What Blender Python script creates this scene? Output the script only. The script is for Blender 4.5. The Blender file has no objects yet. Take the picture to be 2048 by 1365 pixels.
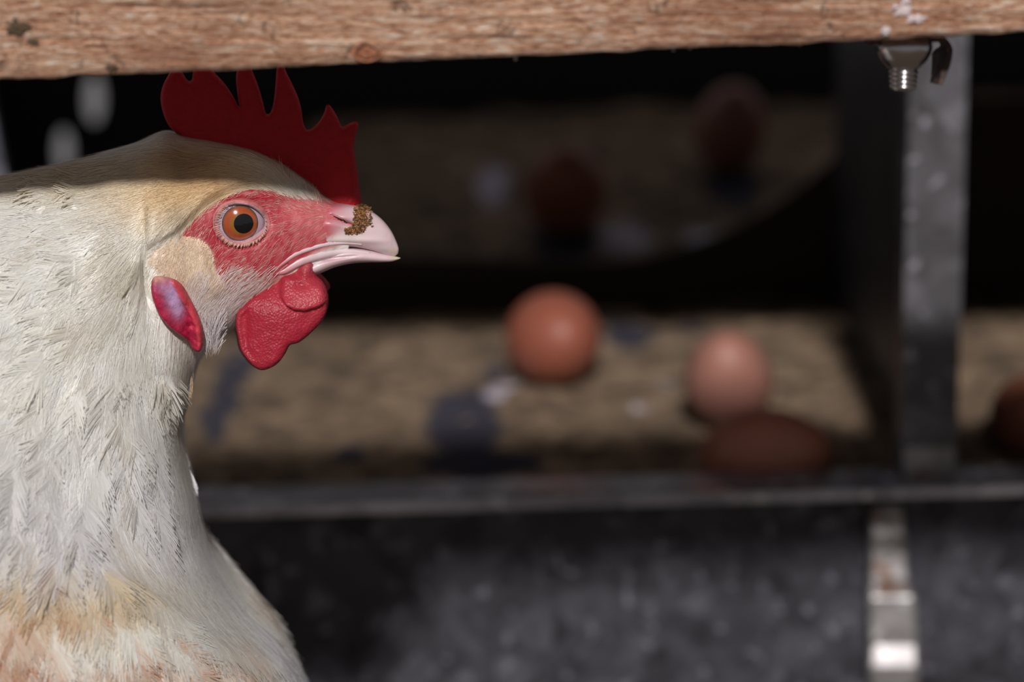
import bpy, bmesh, math, random
import numpy as np
from mathutils import Vector, Matrix, noise, geometry
from mathutils.bvhtree import BVHTree

random.seed(7); np.random.seed(7)
S = bpy.context.scene
COL = S.collection

# ------------------------------------------------------------------ camera
W, Hh, LENS, DIST, PITCH, Z0 = 2048.0, 1365.0, 100.0, 0.81, math.radians(10), 0.30
FPX = LENS / 36.0 * W
CP, SP = math.cos(PITCH), math.sin(PITCH)
CAM = Vector((0, -DIST * CP, Z0 + DIST * SP))
FW, UP = Vector((0, CP, -SP)), Vector((0, SP, CP))
cd = bpy.data.cameras.new('camera'); cam = bpy.data.objects.new('camera', cd); COL.objects.link(cam)
cam.location = CAM; cam.rotation_euler = (math.pi / 2 - PITCH, 0, 0)
cd.lens = LENS; cd.sensor_width = 36; cd.sensor_fit = 'HORIZONTAL'; cd.clip_start = 0.02
cd.dof.use_dof = True; cd.dof.focus_distance = 0.790; cd.dof.aperture_fstop = 7.2
S.camera = cam
# ------------------------------------------------------------------ world and sun
world = bpy.data.worlds.new('world'); S.world = world; world.use_nodes = True
bg = world.node_tree.nodes['Background']
bg.inputs['Color'].default_value = (1.0, 0.95, 0.97, 1); bg.inputs['Strength'].default_value = 0.18
sd = bpy.data.lights.new('sun', 'SUN'); sun = bpy.data.objects.new('sun', sd); COL.objects.link(sun)
sd.energy = 3.0; sd.angle = math.radians(2.8); sd.color = (1.0, 0.965, 0.93)
ELEV, AZ = math.radians(30), math.radians(-0.5)
sdir = Vector((math.sin(AZ) * math.cos(ELEV), -math.cos(AZ) * math.cos(ELEV), math.sin(ELEV)))
sun.rotation_euler = sdir.to_track_quat('Z', 'Y').to_euler(); sun.location = sdir * 3
S.view_settings.view_transform = 'Standard'; S.view_settings.look = 'None'
S.view_settings.exposure = 0.0; S.view_settings.gamma = 1.0
S.view_settings.use_curve_mapping = False
S.cycles.max_bounces = 6; S.cycles.diffuse_bounces = 3; S.cycles.glossy_bounces = 2; S.cycles.transmission_bounces = 3

# ------------------------------------------------------------------ layout helpers
def P(px, py, D):
    return CAM + FW * D + Vector((1, 0, 0)) * ((px - W / 2) / FPX * D) + UP * ((Hh / 2 - py) / FPX * D)
def H(px, py, y=0.0):
    b = (Hh / 2 - py) / FPX
    return P(px, py, (y - CAM.y) / (FW.y + b * UP.y))
def proj(p):
    q = Vector((p[0], -abs(p[1]), p[2])) - CAM
    d = q.dot(FW)
    return W / 2 + q.x / d * FPX, Hh / 2 - q.dot(UP) / d * FPX
def lin(c):
    return tuple(((v / 255) / 12.92 if v / 255 <= 0.04045 else ((v / 255 + 0.055) / 1.055) ** 2.4) for v in c)
def mixc(a, b, t):
    return tuple(x + (y - x) * t for x, y in zip(a, b))
def sstep(a, b, x):
    t = min(1, max(0, (x - a) / (b - a))); return t * t * (3 - 2 * t)
def gs(px, py, cx, cy, r, ry=None):
    return math.exp(-(((px - cx) / r) ** 2 + ((py - cy) / (ry or r)) ** 2))
def catmull(pts, sub, closed=False):
    a = np.array(pts, float); n = len(a); out = []
    rng = n if closed else n - 1
    for i in range(rng):
        if closed: p0, p1, p2, p3 = a[(i - 1) % n], a[i], a[(i + 1) % n], a[(i + 2) % n]
        else: p0, p1, p2, p3 = a[max(i - 1, 0)], a[i], a[i + 1], a[min(i + 2, n - 1)]
        for k in range(sub):
            t = k / sub
            out.append(0.5 * (2 * p1 + (p2 - p0) * t + (2 * p0 - 5 * p1 + 4 * p2 - p3) * t * t + (3 * p1 - p0 - 3 * p2 + p3) * t ** 3))
    if not closed: out.append(a[-1])
    return np.array(out)
def resample(poly, step):
    out = []
    n = len(poly)
    for i in range(n):
        a, b = poly[i], poly[(i + 1) % n]
        k = max(1, int(round(np.linalg.norm(b - a) / step)))
        for j in range(k): out.append(a + (b - a) * j / k)
    return np.array(out)

# ------------------------------------------------------------------ mesh helpers
def mk(name, verts, faces, mat, parent=None, smooth=True, cols=None, uvs=None):
    me = bpy.data.meshes.new(name); me.from_pydata([tuple(v) for v in verts], [], faces)
    me.materials.append(mat)
    if smooth: me.polygons.foreach_set('use_smooth', [True] * len(me.polygons))
    if cols is not None:
        at = me.color_attributes.new('Col', 'FLOAT_COLOR', 'POINT')
        at.data.foreach_set('color', np.array([(c[0], c[1], c[2], 1) for c in cols], dtype=np.float32).ravel())
    if uvs is not None:
        ul = me.uv_layers.new(name='UVMap')
        idx = np.empty(len(me.loops), dtype=np.int32); me.loops.foreach_get('vertex_index', idx)
        ul.data.foreach_set('uv', np.array(uvs, dtype=np.float32)[idx].ravel())
    me.update()
    o = bpy.data.objects.new(name, me); COL.objects.link(o)
    if parent is not None: o.parent = parent
    return o
def fixn(o):
    bm = bmesh.new(); bm.from_mesh(o.data); bmesh.ops.recalc_face_normals(bm, faces=bm.faces); bm.to_mesh(o.data); bm.free(); return o
def empty(name, label, cat, group=None):
    o = bpy.data.objects.new(name, None); COL.objects.link(o); o.empty_display_size = 0.02
    o['label'] = label; o['category'] = cat
    if group: o['group'] = group
    return o
def tag(o, label, cat, group=None):
    o['label'] = label; o['category'] = cat
    if group: o['group'] = group
    return o
def box(name, lo, hi, mat, parent=None, bev=0.0, shear=None):
    bm = bmesh.new(); bmesh.ops.create_cube(bm, size=1)
    for v in bm.verts: v.co = Vector([lo[i] + (v.co[i] + 0.5) * (hi[i] - lo[i]) for i in range(3)])
    if bev: bmesh.ops.bevel(bm, geom=bm.edges[:], offset=bev, segments=2, affect='EDGES')
    if shear:
        for v in bm.verts: v.co.z += shear(v.co)
    me = bpy.data.meshes.new(name); bm.to_mesh(me); bm.free(); me.materials.append(mat)
    o = bpy.data.objects.new(name, me); COL.objects.link(o)
    if parent is not None: o.parent = parent
    return o
def prism(name, poly, axis_vec, mat, parent=None, bev=0.0, smooth=False):
    """poly: list of world points (planar); extruded along axis_vec."""
    bm = bmesh.new(); vs = [bm.verts.new(p) for p in poly]; f = bm.faces.new(vs)
    r = bmesh.ops.extrude_face_region(bm, geom=[f])
    bmesh.ops.translate(bm, verts=[e for e in r['geom'] if isinstance(e, bmesh.types.BMVert)], vec=axis_vec)
    bmesh.ops.recalc_face_normals(bm, faces=bm.faces)
    if bev: bmesh.ops.bevel(bm, geom=bm.edges[:], offset=bev, segments=2, affect='EDGES')
    me = bpy.data.meshes.new(name); bm.to_mesh(me); bm.free(); me.materials.append(mat)
    o = bpy.data.objects.new(name, me); COL.objects.link(o)
    if parent is not None: o.parent = parent
    return o
def lathe(prof, n, base=Vector((0, 0, 0)), axis='Z'):
    vs, fs = [], []
    for r, h in prof:
        for k in range(n):
            a = 2 * math.pi * k / n
            vs.append(base + Vector((r * math.cos(a), r * math.sin(a), h)))
    for i in range(len(prof) - 1):
        for k in range(n):
            fs.append((i * n + k, i * n + (k + 1) % n, (i + 1) * n + (k + 1) % n, (i + 1) * n + k))
    fs.append(tuple(range(n))[::-1]); fs.append(tuple((len(prof) - 1) * n + k for k in range(n)))
    return vs, fs
def tube(pts, rads, n=10):
    vs, fs = [], []
    pts = [Vector(p) for p in pts]
    for i, p in enumerate(pts):
        t = (pts[min(i + 1, len(pts) - 1)] - pts[max(i - 1, 0)]).normalized()
        a = t.orthogonal().normalized() if abs(t.y) > 0.9 else t.cross(Vector((0, 1, 0))).normalized()
        b = t.cross(a)
        for k in range(n):
            an = 2 * math.pi * k / n
            vs.append(p + (a * math.cos(an) + b * math.sin(an)) * rads[i])
    for i in range(len(pts) - 1):
        for k in range(n):
            fs.append((i * n + k, i * n + (k + 1) % n, (i + 1) * n + (k + 1) % n, (i + 1) * n + k))
    fs.append(tuple(range(n))[::-1]); fs.append(tuple((len(pts) - 1) * n + k for k in range(n)))
    return vs, fs
def loft(ribs, sub, n, p=1.0, ease=None):
    R = catmull(ribs, sub); vs, fs = [], []
    for r in R:
        T, B = H(r[0], r[1]), H(r[2], r[3]); c = (T + B) / 2; a = (T - B) / 2; w = r[4] * 0.01
        for k in range(n):
            an = 2 * math.pi * k / n
            s, co = math.sin(an), math.cos(an)
            vs.append(c + a * co + Vector((0, -1, 0)) * w * math.copysign(abs(s) ** p, s))
    for i in range(len(R) - 1):
        for k in range(n):
            fs.append((i * n + k, i * n + (k + 1) % n, (i + 1) * n + (k + 1) % n, (i + 1) * n + k))
    for i0 in (0, (len(R) - 1) * n):
        c = sum((vs[i0 + k] for k in range(n)), Vector()) / n; vs.append(c)
        for k in range(n):
            fs.append((i0 + (k + 1) % n, i0 + k, len(vs) - 1) if i0 == 0 else (i0 + k, i0 + (k + 1) % n, len(vs) - 1))
    return vs, fs
def polydist(poly, q):
    a = poly; b = np.roll(poly, -1, 0); ab = b - a
    t = np.clip(((q - a) * ab).sum(1) / np.maximum((ab ** 2).sum(1), 1e-9), 0, 1)
    return np.sqrt((((a + ab * t[:, None]) - q) ** 2).sum(1).min())
def inpoly(poly, x, y):
    xs, ys = poly[:, 0], poly[:, 1]; xj, yj = np.roll(xs, 1), np.roll(ys, 1)
    c = ((ys > y) != (yj > y)) & (x < (xj - xs) * (y - ys) / (yj - ys + 1e-12) + xs)
    return c.sum() % 2 == 1
def pillow(name, outline, ymid, half, mat, parent, step=5, sub=4, colf=None, smoothed=True):
    """flat fleshy thing with an outline in the sagittal plane; ymid(px,py), half(px,py,dist px) in metres."""
    poly = catmull(outline, sub, True) if smoothed else np.array(outline, float)
    poly = resample(poly, step)
    lo, hi = poly.min(0), poly.max(0); pts = [Vector(p) for p in poly]; nb = len(pts)
    y = lo[1]; row = 0
    while y < hi[1]:
        x = lo[0] + (step / 2 if row % 2 else 0)
        while x < hi[0]:
            if inpoly(poly, x, y) and polydist(poly, np.array((x, y))) > step * 0.6: pts.append(Vector((x, y)))
            x += step
        y += step * 0.87; row += 1
    r = geometry.delaunay_2d_cdt(pts, [(i, (i + 1) % nb) for i in range(nb)], [], 1, 1e-4)
    V2, F2 = r[0], r[2]
    vs, cols, fr, bk = [], [], [], []
    for v in V2:
        d = polydist(poly, np.array(v)); ym = ymid(v.x, v.y); h = half(v.x, v.y, d) if d > 0.05 else 0.0
        c = colf(v.x, v.y, d) if colf else (1, 1, 1)
        base = H(v.x, v.y, ym)
        fr.append(len(vs)); vs.append(Vector((base.x, ym - h, base.z))); cols.append(c)
        if d > 0.05: bk.append(len(vs)); vs.append(Vector((base.x, ym + h, base.z))); cols.append(c)
        else: bk.append(fr[-1])
    fs = []
    for f in F2:
        fs.append(tuple(fr[i] for i in f)); fs.append(tuple(bk[i] for i in reversed(f)))
    return fixn(mk(name, vs, fs, mat, parent, True, cols))

# ------------------------------------------------------------------ material helpers
class NT:
    def __init__(s, name):
        s.m = bpy.data.materials.new(name); s.m.use_nodes = True; s.t = s.m.node_tree; s.b = s.t.nodes['Principled BSDF']
    def n(s, typ, **kw):
        nd = s.t.nodes.new(typ)
        for k, v in kw.items():
            if hasattr(nd, k): setattr(nd, k, v)
            else: nd.inputs[k.replace('_', ' ')].default_value = v
        return nd
    def l(s, a, b): s.t.links.new(a, b)
    def coords(s, scale=(1, 1, 1), kind='Object'):
        tc = s.n('ShaderNodeTexCoord'); mp = s.n('ShaderNodeMapping'); mp.inputs['Scale'].default_value = scale
        s.l(tc.outputs[kind], mp.inputs[0]); return mp.outputs[0]
    def noise(s, co, scale, detail=4, rough=0.55, dist=0.0):
        nd = s.n('ShaderNodeTexNoise'); nd.inputs['Scale'].default_value = scale; nd.inputs['Detail'].default_value = detail
        nd.inputs['Roughness'].default_value = rough; nd.inputs['Distortion'].default_value = dist
        s.l(co, nd.inputs['Vector']); return nd.outputs['Fac']
    def ramp(s, fac, stops):
        r = s.n('ShaderNodeValToRGB'); e = r.color_ramp.elements
        while len(e) < len(stops): e.new(0.5)
        for i, (p, c) in enumerate(stops): e[i].position = p; e[i].color = (*c, 1)
        s.l(fac, r.inputs[0]); return r.outputs[0]
    def mix(s, a, b, f, mode='MIX'):
        m = s.n('ShaderNodeMix'); m.data_type = 'RGBA'; m.blend_type = mode
        for v, i in ((f, 0), (a, 6), (b, 7)):
            if hasattr(v, 'is_linked'): s.l(v, m.inputs[i])
            else: m.inputs[i].default_value = v if i == 0 else (*v, 1)
        return m.outputs[2]
    def math(s, op, a, b=0.0):
        m = s.n('ShaderNodeMath'); m.operation = op
        for v, i in ((a, 0), (b, 1)):
            if hasattr(v, 'is_linked'): s.l(v, m.inputs[i])
            else: m.inputs[i].default_value = v
        return m.outputs[0]
    def bump(s, h, dist, strength=1.0):
        b = s.n('ShaderNodeBump'); b.inputs['Distance'].default_value = dist; b.inputs['Strength'].default_value = strength
        s.l(h, b.inputs['Height']); s.l(b.outputs[0], s.b.inputs['Normal'])
    def set(s, **kw):
        for k, v in kw.items():
            k = k.replace('_', ' ')
            if hasattr(v, 'is_linked'): s.l(v, s.b.inputs[k])
            else: s.b.inputs[k].default_value = (*v, 1) if isinstance(v, tuple) and len(v) == 3 and s.b.inputs[k].type == 'RGBA' else v
        return s

def m_plain(name, c, rough=0.6, **kw):
    t = NT(name); t.set(Base_Color=c, Roughness=rough, **kw); return t.m
def m_wood():
    t = NT('sawn_wood'); co = t.coords((1, 1, 1))
    fib = t.noise(t.coords((170, 800, 800)), 1.5, 4, 0.65, 0.5); mid = t.noise(t.coords((34, 330, 330)), 1.5, 5, 0.7, 0.8)
    crk = t.noise(t.coords((8, 230, 230)), 2.0, 6, 0.7, 0.5); big = t.noise(t.coords((16, 45, 45)), 1.5, 5, 0.65, 0.5)
    f = t.math('ADD', t.math('MULTIPLY', fib, 0.6), t.math('MULTIPLY', mid, 0.4))
    c = t.ramp(f, [(0.37, lin((118, 70, 48))), (0.44, lin((196, 142, 110))), (0.52, lin((232, 182, 150))), (0.63, lin((255, 236, 218)))])
    c = t.mix(c, lin((96, 52, 36)), t.ramp(crk, [(0.57, (0, 0, 0)), (0.65, (0.8,) * 3)]))
    c = t.mix(c, lin((156, 98, 68)), t.ramp(big, [(0.47, (0, 0, 0)), (0.70, (0.65,) * 3)]))
    blot = t.noise(co, 120, 6, 0.75, 0.8); c = t.mix(c, lin((70, 46, 34)), t.ramp(blot, [(0.585, (0, 0, 0)), (0.66, (0.75,) * 3)]))
    t.set(Base_Color=c, Roughness=0.72)
    t.bump(t.math('SUBTRACT', t.math('ADD', t.math('MULTIPLY', fib, 0.5), mid), t.math('MULTIPLY', crk, 0.8)), 0.0030, 1.0)
    return t.m
def m_galv(name, base, dark, spangle=60, rough=0.45, rust=0.0, metal=0.85):
    t = NT(name); co = t.coords()
    v = t.n('ShaderNodeTexVoronoi'); v.inputs['Scale'].default_value = spangle; t.l(co, v.inputs['Vector'])
    n1 = t.noise(co, spangle * 1.3, 5, 0.65, 0.5); n2 = t.noise(co, 14, 4, 0.6)
    sep = t.n('ShaderNodeSeparateColor'); t.l(v.outputs['Color'], sep.inputs[0])
    f = t.math('ADD', t.math('MULTIPLY', sep.outputs[0], 0.45), t.math('MULTIPLY', n1, 0.65))
    c = t.ramp(f, [(0.30, dark), (0.62, base), (0.86, tuple(min(1, x * 1.5) for x in base))])
    c = t.mix(c, tuple(x * 0.5 for x in dark), t.ramp(n2, [(0.45, (0, 0, 0)), (0.7, (0.7,) * 3)]))
    n4 = t.noise(co, spangle * 1.9, 3, 0.5); c = t.mix(c, tuple(min(1, x * 3.4) for x in base), t.ramp(n4, [(0.60, (0, 0, 0)), (0.72, (0.8,) * 3)]))
    if rust:
        n3 = t.noise(co, 45, 4, 0.6); k = t.ramp(n3, [(0.66 - rust, (0, 0, 0)), (0.74 - rust, (0.85,) * 3)])
        c = t.mix(c, lin((120, 78, 40)), k)
    t.set(Base_Color=c, Metallic=metal, Roughness=t.ramp(n1, [(0.3, (rough - 0.12,) * 3), (0.7, (rough + 0.15,) * 3)]))
    t.bump(n1, 0.0006, 0.5); return t.m
def m_litter():
    t = NT('nest_litter'); co = t.coords()
    n1 = t.noise(co, 70, 6, 0.7); n2 = t.noise(co, 48, 4, 0.65); n3 = t.noise(co, 220, 3, 0.7)
    c = t.ramp(n1, [(0.32, lin((84, 70, 58))), (0.5, lin((146, 123, 100))), (0.70, lin((186, 158, 132)))])
    c = t.mix(c, lin((70, 57, 46)), t.ramp(n2, [(0.46, (0, 0, 0)), (0.66, (0.8,) * 3)]))
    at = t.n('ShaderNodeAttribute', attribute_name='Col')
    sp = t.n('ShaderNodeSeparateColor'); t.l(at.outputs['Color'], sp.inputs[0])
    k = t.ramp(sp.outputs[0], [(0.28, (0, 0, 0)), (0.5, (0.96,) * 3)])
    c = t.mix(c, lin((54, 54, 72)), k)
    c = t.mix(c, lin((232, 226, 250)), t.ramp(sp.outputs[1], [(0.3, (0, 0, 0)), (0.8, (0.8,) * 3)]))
    t.set(Base_Color=c, Roughness=0.9); t.bump(t.math('ADD', n1, t.math('MULTIPLY', n3, 0.4)), 0.006, 0.8); return t.m
def m_egg(name, c, c2):
    t = NT(name); co = t.coords(); n = t.noise(co, 160, 4, 0.6); n2 = t.noise(co, 30, 3)
    t.set(Base_Color=t.mix(t.mix(c, c2, t.ramp(n, [(0.5, (0, 0, 0)), (0.75, (0.6,) * 3)])), c2, t.math('MULTIPLY', n2, 0.4)), Roughness=0.5)
    t.b.inputs['Subsurface Weight'].default_value = 0.0; t.bump(n, 0.0003, 0.4); return t.m
def m_flesh(name, base=None, bscale=420, bstr=0.55, rough=0.42, sss=0.12):
    t = NT(name); co = t.coords()
    v = t.n('ShaderNodeTexVoronoi'); v.inputs['Scale'].default_value = bscale; t.l(co, v.inputs['Vector'])
    n = t.noise(co, 420, 4, 0.6); n2 = t.noise(co, 1400, 3, 0.6)
    if base is None:
        at = t.n('ShaderNodeAttribute', attribute_name='Col'); c = at.outputs['Color']
    else: c = base
    c = t.mix(c, (0.35, 0.35, 0.35), t.ramp(n, [(0.45, (0, 0, 0)), (0.85, (0.4,) * 3)]), 'MULTIPLY')
    h = t.math('ADD', t.math('MULTIPLY', v.outputs['Distance'], -1.0), t.math('MULTIPLY', n, 1.1))
    t.set(Base_Color=c, Roughness=rough, Subsurface_Weight=sss, Subsurface_Scale=0.004, Subsurface_Radius=(1.0, 0.2, 0.1))
    t.b.inputs['Specular IOR Level'].default_value = 0.35
    t.bump(t.math('ADD', h, t.math('MULTIPLY', n2, 0.3)), 0.0006, bstr); return t.m
def m_feather(name, trans=0.45):
    t = NT(name); at = t.n('ShaderNodeAttribute', attribute_name='Col'); c = at.outputs['Color']
    t.set(Base_Color=c, Roughness=0.42, Sheen_Weight=0.1); t.b.inputs['Specular IOR Level'].default_value = 0.4
    tr = t.n('ShaderNodeBsdfTranslucent'); t.l(c, tr.inputs[0]); mx = t.n('ShaderNodeMixShader'); mx.inputs[0].default_value = trans
    t.l(t.b.outputs[0], mx.inputs[1]); t.l(tr.outputs[0], mx.inputs[2]); t.l(mx.outputs[0], t.t.nodes['Material Output'].inputs[0])
    return t.m
def m_vcol(name, rough=0.5, bs=300, bd=0.0005, coat=0.0, sheen=0.0, sss=0.0):
    t = NT(name); at = t.n('ShaderNodeAttribute', attribute_name='Col'); n = t.noise(t.coords(), bs, 4, 0.6)
    c = t.mix(at.outputs['Color'], (0.6, 0.55, 0.5), t.ramp(n, [(0.45, (0, 0, 0)), (0.8, (0.4,) * 3)]), 'MULTIPLY')
    t.set(Base_Color=c, Roughness=rough, Coat_Weight=coat, Coat_Roughness=0.03, Sheen_Weight=sheen, Subsurface_Weight=sss, Subsurface_Scale=0.003)
    if bd: t.bump(n, bd, 0.6)
    return t.m

M = dict(
    wood=m_wood(),
    panel=m_galv('galvanised_panel', (0.072, 0.070, 0.086), (0.030, 0.029, 0.037), 75, 0.5, 0.0, 0.5),
    post=m_galv('post_steel', (0.12, 0.115, 0.13), (0.065, 0.06, 0.066), 60, 0.48, 0.0, 0.5),
    rail=m_galv('rail_steel', (0.26, 0.25, 0.28), (0.14, 0.135, 0.15), 50, 0.35, 0.02, 0.6),
    lip=m_galv('lip_steel_lightened', (0.66, 0.64, 0.72), (0.40, 0.39, 0.44), 50, 0.35, 0.0, 0.4),  # paler than the rail, paints in the bright lit line along its edge
    strap=m_galv('strap_steel', (0.38, 0.36, 0.37), (0.19, 0.17, 0.165), 60, 0.42, 0.09, 0.5),
    inner=m_galv('inner_sheet', (0.06, 0.06, 0.075), (0.03, 0.03, 0.036), 30, 0.5, 0.0, 0.4),
    bolt=m_plain('bolt_zinc', (0.55, 0.53, 0.55), 0.22, Metallic=1.0),
    rust=m_galv('rusty_hook', (0.085, 0.050, 0.040), (0.045, 0.028, 0.024), 200, 0.6, 0.0, 0.3),
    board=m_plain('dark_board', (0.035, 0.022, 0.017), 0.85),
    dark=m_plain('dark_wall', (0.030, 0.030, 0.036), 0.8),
    litter=m_litter(),
    dirt=m_plain('dirt_ground', lin((92, 80, 66)), 0.95),
    comb=m_flesh('comb_skin', (0.44, 0.004, 0.012), 900, 0.25, 0.6, 0.0),
    wattle=m_flesh('wattle_skin', None, 1500, 0.3, 0.42, 0.0),
    lobe=m_flesh('lobe_skin', None, 260, 0.7, 0.42, 0.10),
    skin=m_vcol('hen_skin', 0.55, 420, 0.0006, 0, 0.05, 0.0),
    feather=m_feather('feather_vane'), down=m_vcol('feather_barbs', 0.38, 200, 0, 0, 0.1),
    beak=m_vcol('beak_horn', 0.38, 160, 0.00012, 0.12, 0, 0.12),
    eye=m_vcol('eye_gloss', 0.15, 500, 0, 1.0), lid=m_vcol('eyelid_skin', 0.5, 500, 0.0005),
    nost=m_plain('nostril_dark', (0.05, 0.015, 0.015), 0.8),
    crust=m_vcol('dried_mud', 0.85, 700, 0.001),
    dropping=m_plain('dropping_white', lin((205, 190, 190)), 0.6),
    water=m_plain('water_drop', (0.9, 0.9, 0.95), 0.05, Transmission_Weight=1.0, IOR=1.33),
    legskin=m_plain('leg_scales', lin((205, 185, 140)), 0.6),
)

# ================================================================== SETTING
gv, gf = [], []
for j in range(25):
    for i in range(33):
        x, y = -1.6 + 3.2 * i / 32, -1.1 + 2.6 * j / 24
        gv.append((x, y, -0.006 + 0.006 * noise.noise(Vector((x * 9, y * 9, 0)))))
for j in range(24):
    for i in range(32): gf.append((j * 33 + i, j * 33 + i + 1, (j + 1) * 33 + i + 1, (j + 1) * 33 + i))
fl = mk('floor', gv, gf, M['dirt']); fl['kind'] = 'structure'; fl['label'] = 'brown dirt ground under the hen and the nest box'

# ---- nest box
YF, YP, YB = 0.345, 0.748, 1.12      # front, partition, back
XL, XR, ZT = -0.36, 0.46, Z0 + 0.085
TX = 0.029
def zfloor(x, y):
    z = Z0 - 0.124 + 0.031 * (x - 0.035) + 0.03 * (min(y, YP) - 0.364)
    if y > YP: z += 0.20 * (y - YP) * sstep(-0.22, -0.12, x)
    return z - 0.014 * sstep(0.47, 0.375, y)
nest = empty('nest_box', 'dark galvanised steel nest box with open front behind the hen', 'nest box')
tilt = lambda c: TX * c.x
zr = P(1400, 982, 1.15).z - TX * P(1400, 985, 1.15).x   # rail top
box('front_rail', (XL, YF - 0.028, zr - 0.003), (XR, YF + 0.012, zr), M['rail'], nest, 0.0012, tilt)
box('rail_lip', (XL, YF - 0.0315, zr - 0.0032), (XR, YF - 0.028, zr + 0.0004), M['lip'], nest, 0.0010, tilt)
box('front_panel', (XL, YF + 0.002, 0.001), (XR, YF + 0.006, zr - 0.004), M['panel'], nest, 0, lambda c: TX * c.x if c.z > 0.05 else 0)
# steel post: channel with lips
pl, pr = P(1811, 500, 1.15).x, P(1925, 500, 1.15).x
zb = zr + TX * pl
pp = [(pl, YF + 0.018), (pl, YF - 0.004), (pr, YF - 0.004), (pr, YF + 0.018), (pr - 0.002, YF + 0.018), (pr - 0.002, YF - 0.002), (pl + 0.002, YF - 0.002), (pl + 0.002, YF + 0.018)]
prism('post', [Vector((x, y, zb - 0.001)) for x, y in pp], Vector((0, 0, ZT - zb)), M['post'], nest, 0.0004)
box('post_foot', (pl + 0.001, YF - 0.0055, zb - 0.001), (pr - 0.001, YF - 0.0038, zb + 0.012), M['strap'], nest, 0.0005)
box('divider', (pr - 0.006, YF + 0.02, Z0 - 0.165), (pr - 0.003, YP, ZT - 0.001), M['inner'], nest)
# U-cut partition
top = [(-400, 505), (400, 510), (700, 514), (950, 520), (1220, 524), (1330, 505), (1440, 470), (1560, 405), (1640, 345), (1700, 285), (1760, 215), (1900, 200), (2400, 190)]
tw = [H(a, b, YP) for a, b in catmull(top, 4)]
poly = [Vector((tw[-1].x, YP, Z0 - 0.166)), Vector((tw[0].x, YP, Z0 - 0.166))] + [Vector((min(max(t.x, XL - 0.2), XR + 0.2), YP, t.z)) for t in tw]
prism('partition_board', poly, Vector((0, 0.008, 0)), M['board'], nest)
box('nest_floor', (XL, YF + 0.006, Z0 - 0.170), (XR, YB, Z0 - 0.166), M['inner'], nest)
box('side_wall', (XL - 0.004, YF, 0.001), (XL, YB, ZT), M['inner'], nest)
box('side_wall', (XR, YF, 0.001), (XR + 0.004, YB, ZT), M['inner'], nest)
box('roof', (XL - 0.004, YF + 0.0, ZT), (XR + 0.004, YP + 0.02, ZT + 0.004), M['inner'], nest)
box('sun_block_riser', (XL - 0.004, YP + 0.016, ZT + 0.004), (XR + 0.004, YP + 0.02, ZT + 0.30), M['inner'], nest)  # added out of view to keep the sun off the rear nest
box('rear_sky_block', (XL - 0.004, YP + 0.02, ZT + 0.30), (XR + 0.004, YP + 0.24, ZT + 0.304), M['inner'], nest)  # added unseen cover, trims the skylight reaching the rear nest
# back panel with oval vent slots
bm = bmesh.new()
cor = [bm.verts.new((x, YB, z)) for x, z in ((XL, 0.001), (XR, 0.001), (XR, Z0 + 0.022), (XL, Z0 + 0.022))]
eds = [bm.edges.new((cor[i], cor[(i + 1) % 4])) for i in range(4)]
for cx, cy, rx, ry in ((188, 198, 17, 48), (127, 302, 15, 42)):
    lp = []
    for k in range(28):
        a = 2 * math.pi * k / 28
        lp.append(bm.verts.new(H(cx + rx * math.cos(a), cy + ry * math.sin(a), YB)))
    eds += [bm.edges.new((lp[i], lp[(i + 1) % 28])) for i in range(28)]
bmesh.ops.triangle_fill(bm, edges=eds, use_beauty=True)
r = bmesh.ops.extrude_face_region(bm, geom=bm.faces[:])
bmesh.ops.translate(bm, verts=[e for e in r['geom'] if isinstance(e, bmesh.types.BMVert)], vec=(0, 0.003, 0))
bmesh.ops.recalc_face_normals(bm, faces=bm.faces)
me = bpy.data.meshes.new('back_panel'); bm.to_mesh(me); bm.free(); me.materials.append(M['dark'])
bp = bpy.data.objects.new('back_panel', me); COL.objects.link(bp); bp.parent = nest
# slanted strut at the left
a, b = P(-62, 120, 1.25), P(6, 470, 1.25)
sx = P(26, 0, 1.25).x - P(0, 0, 1.25).x
prism('strut', [a, a + Vector((sx, 0, 0)), b + Vector((sx, 0, 0)), b], Vector((0, 0.012, 0)), M['panel'], nest, 0.0006)
# strap on the front panel
bm = bmesh.new()
rows = [(1738, 1800, 1006, 0.010), (1740, 1806, 1030, 0.014), (1738, 1808, 1052, 0.010), (1740, 1812, 1072, 0.012), (1741, 1815, 1105, 0.008), (1738, 1818, 1160, 0.010),
        (1736, 1822, 1180, 0.006), (1738, 1832, 1196, 0.010), (1740, 1836, 1290, 0.007), (1736, 1838, 1335, 0.010), (1738, 1840, 1380, 0.006), (1738, 1842, 1600, 0.006)]
rr = []
for x0, x1, py, dy in rows:
    rr.append([bm.verts.new(H(x, py, YF + 0.002 - dy - (0.002 if 0 < q < 3 else 0))) for q, x in enumerate((x0, x0 + 6, x1 - 6, x1))])
for i in range(len(rr) - 1):
    for k in range(3): bm.faces.new((rr[i][k], rr[i][k + 1], rr[i + 1][k + 1], rr[i + 1][k]))
r = bmesh.ops.extrude_face_region(bm, geom=bm.faces[:])
bmesh.ops.translate(bm, verts=[e for e in r['geom'] if isinstance(e, bmesh.types.BMVert)], vec=(0, 0.003, 0))
bmesh.ops.recalc_face_normals(bm, faces=bm.faces)
bmesh.ops.bevel(bm, geom=bm.edges[:], offset=0.0005, segments=1, affect='EDGES')
me = bpy.data.meshes.new('hinge_strap'); bm.to_mesh(me); bm.free(); me.materials.append(M['strap'])
st = bpy.data.objects.new('hinge_strap', me); COL.objects.link(st); st.parent = nest; st['label'] = 'bent galvanised strap with rusty edges'

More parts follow.
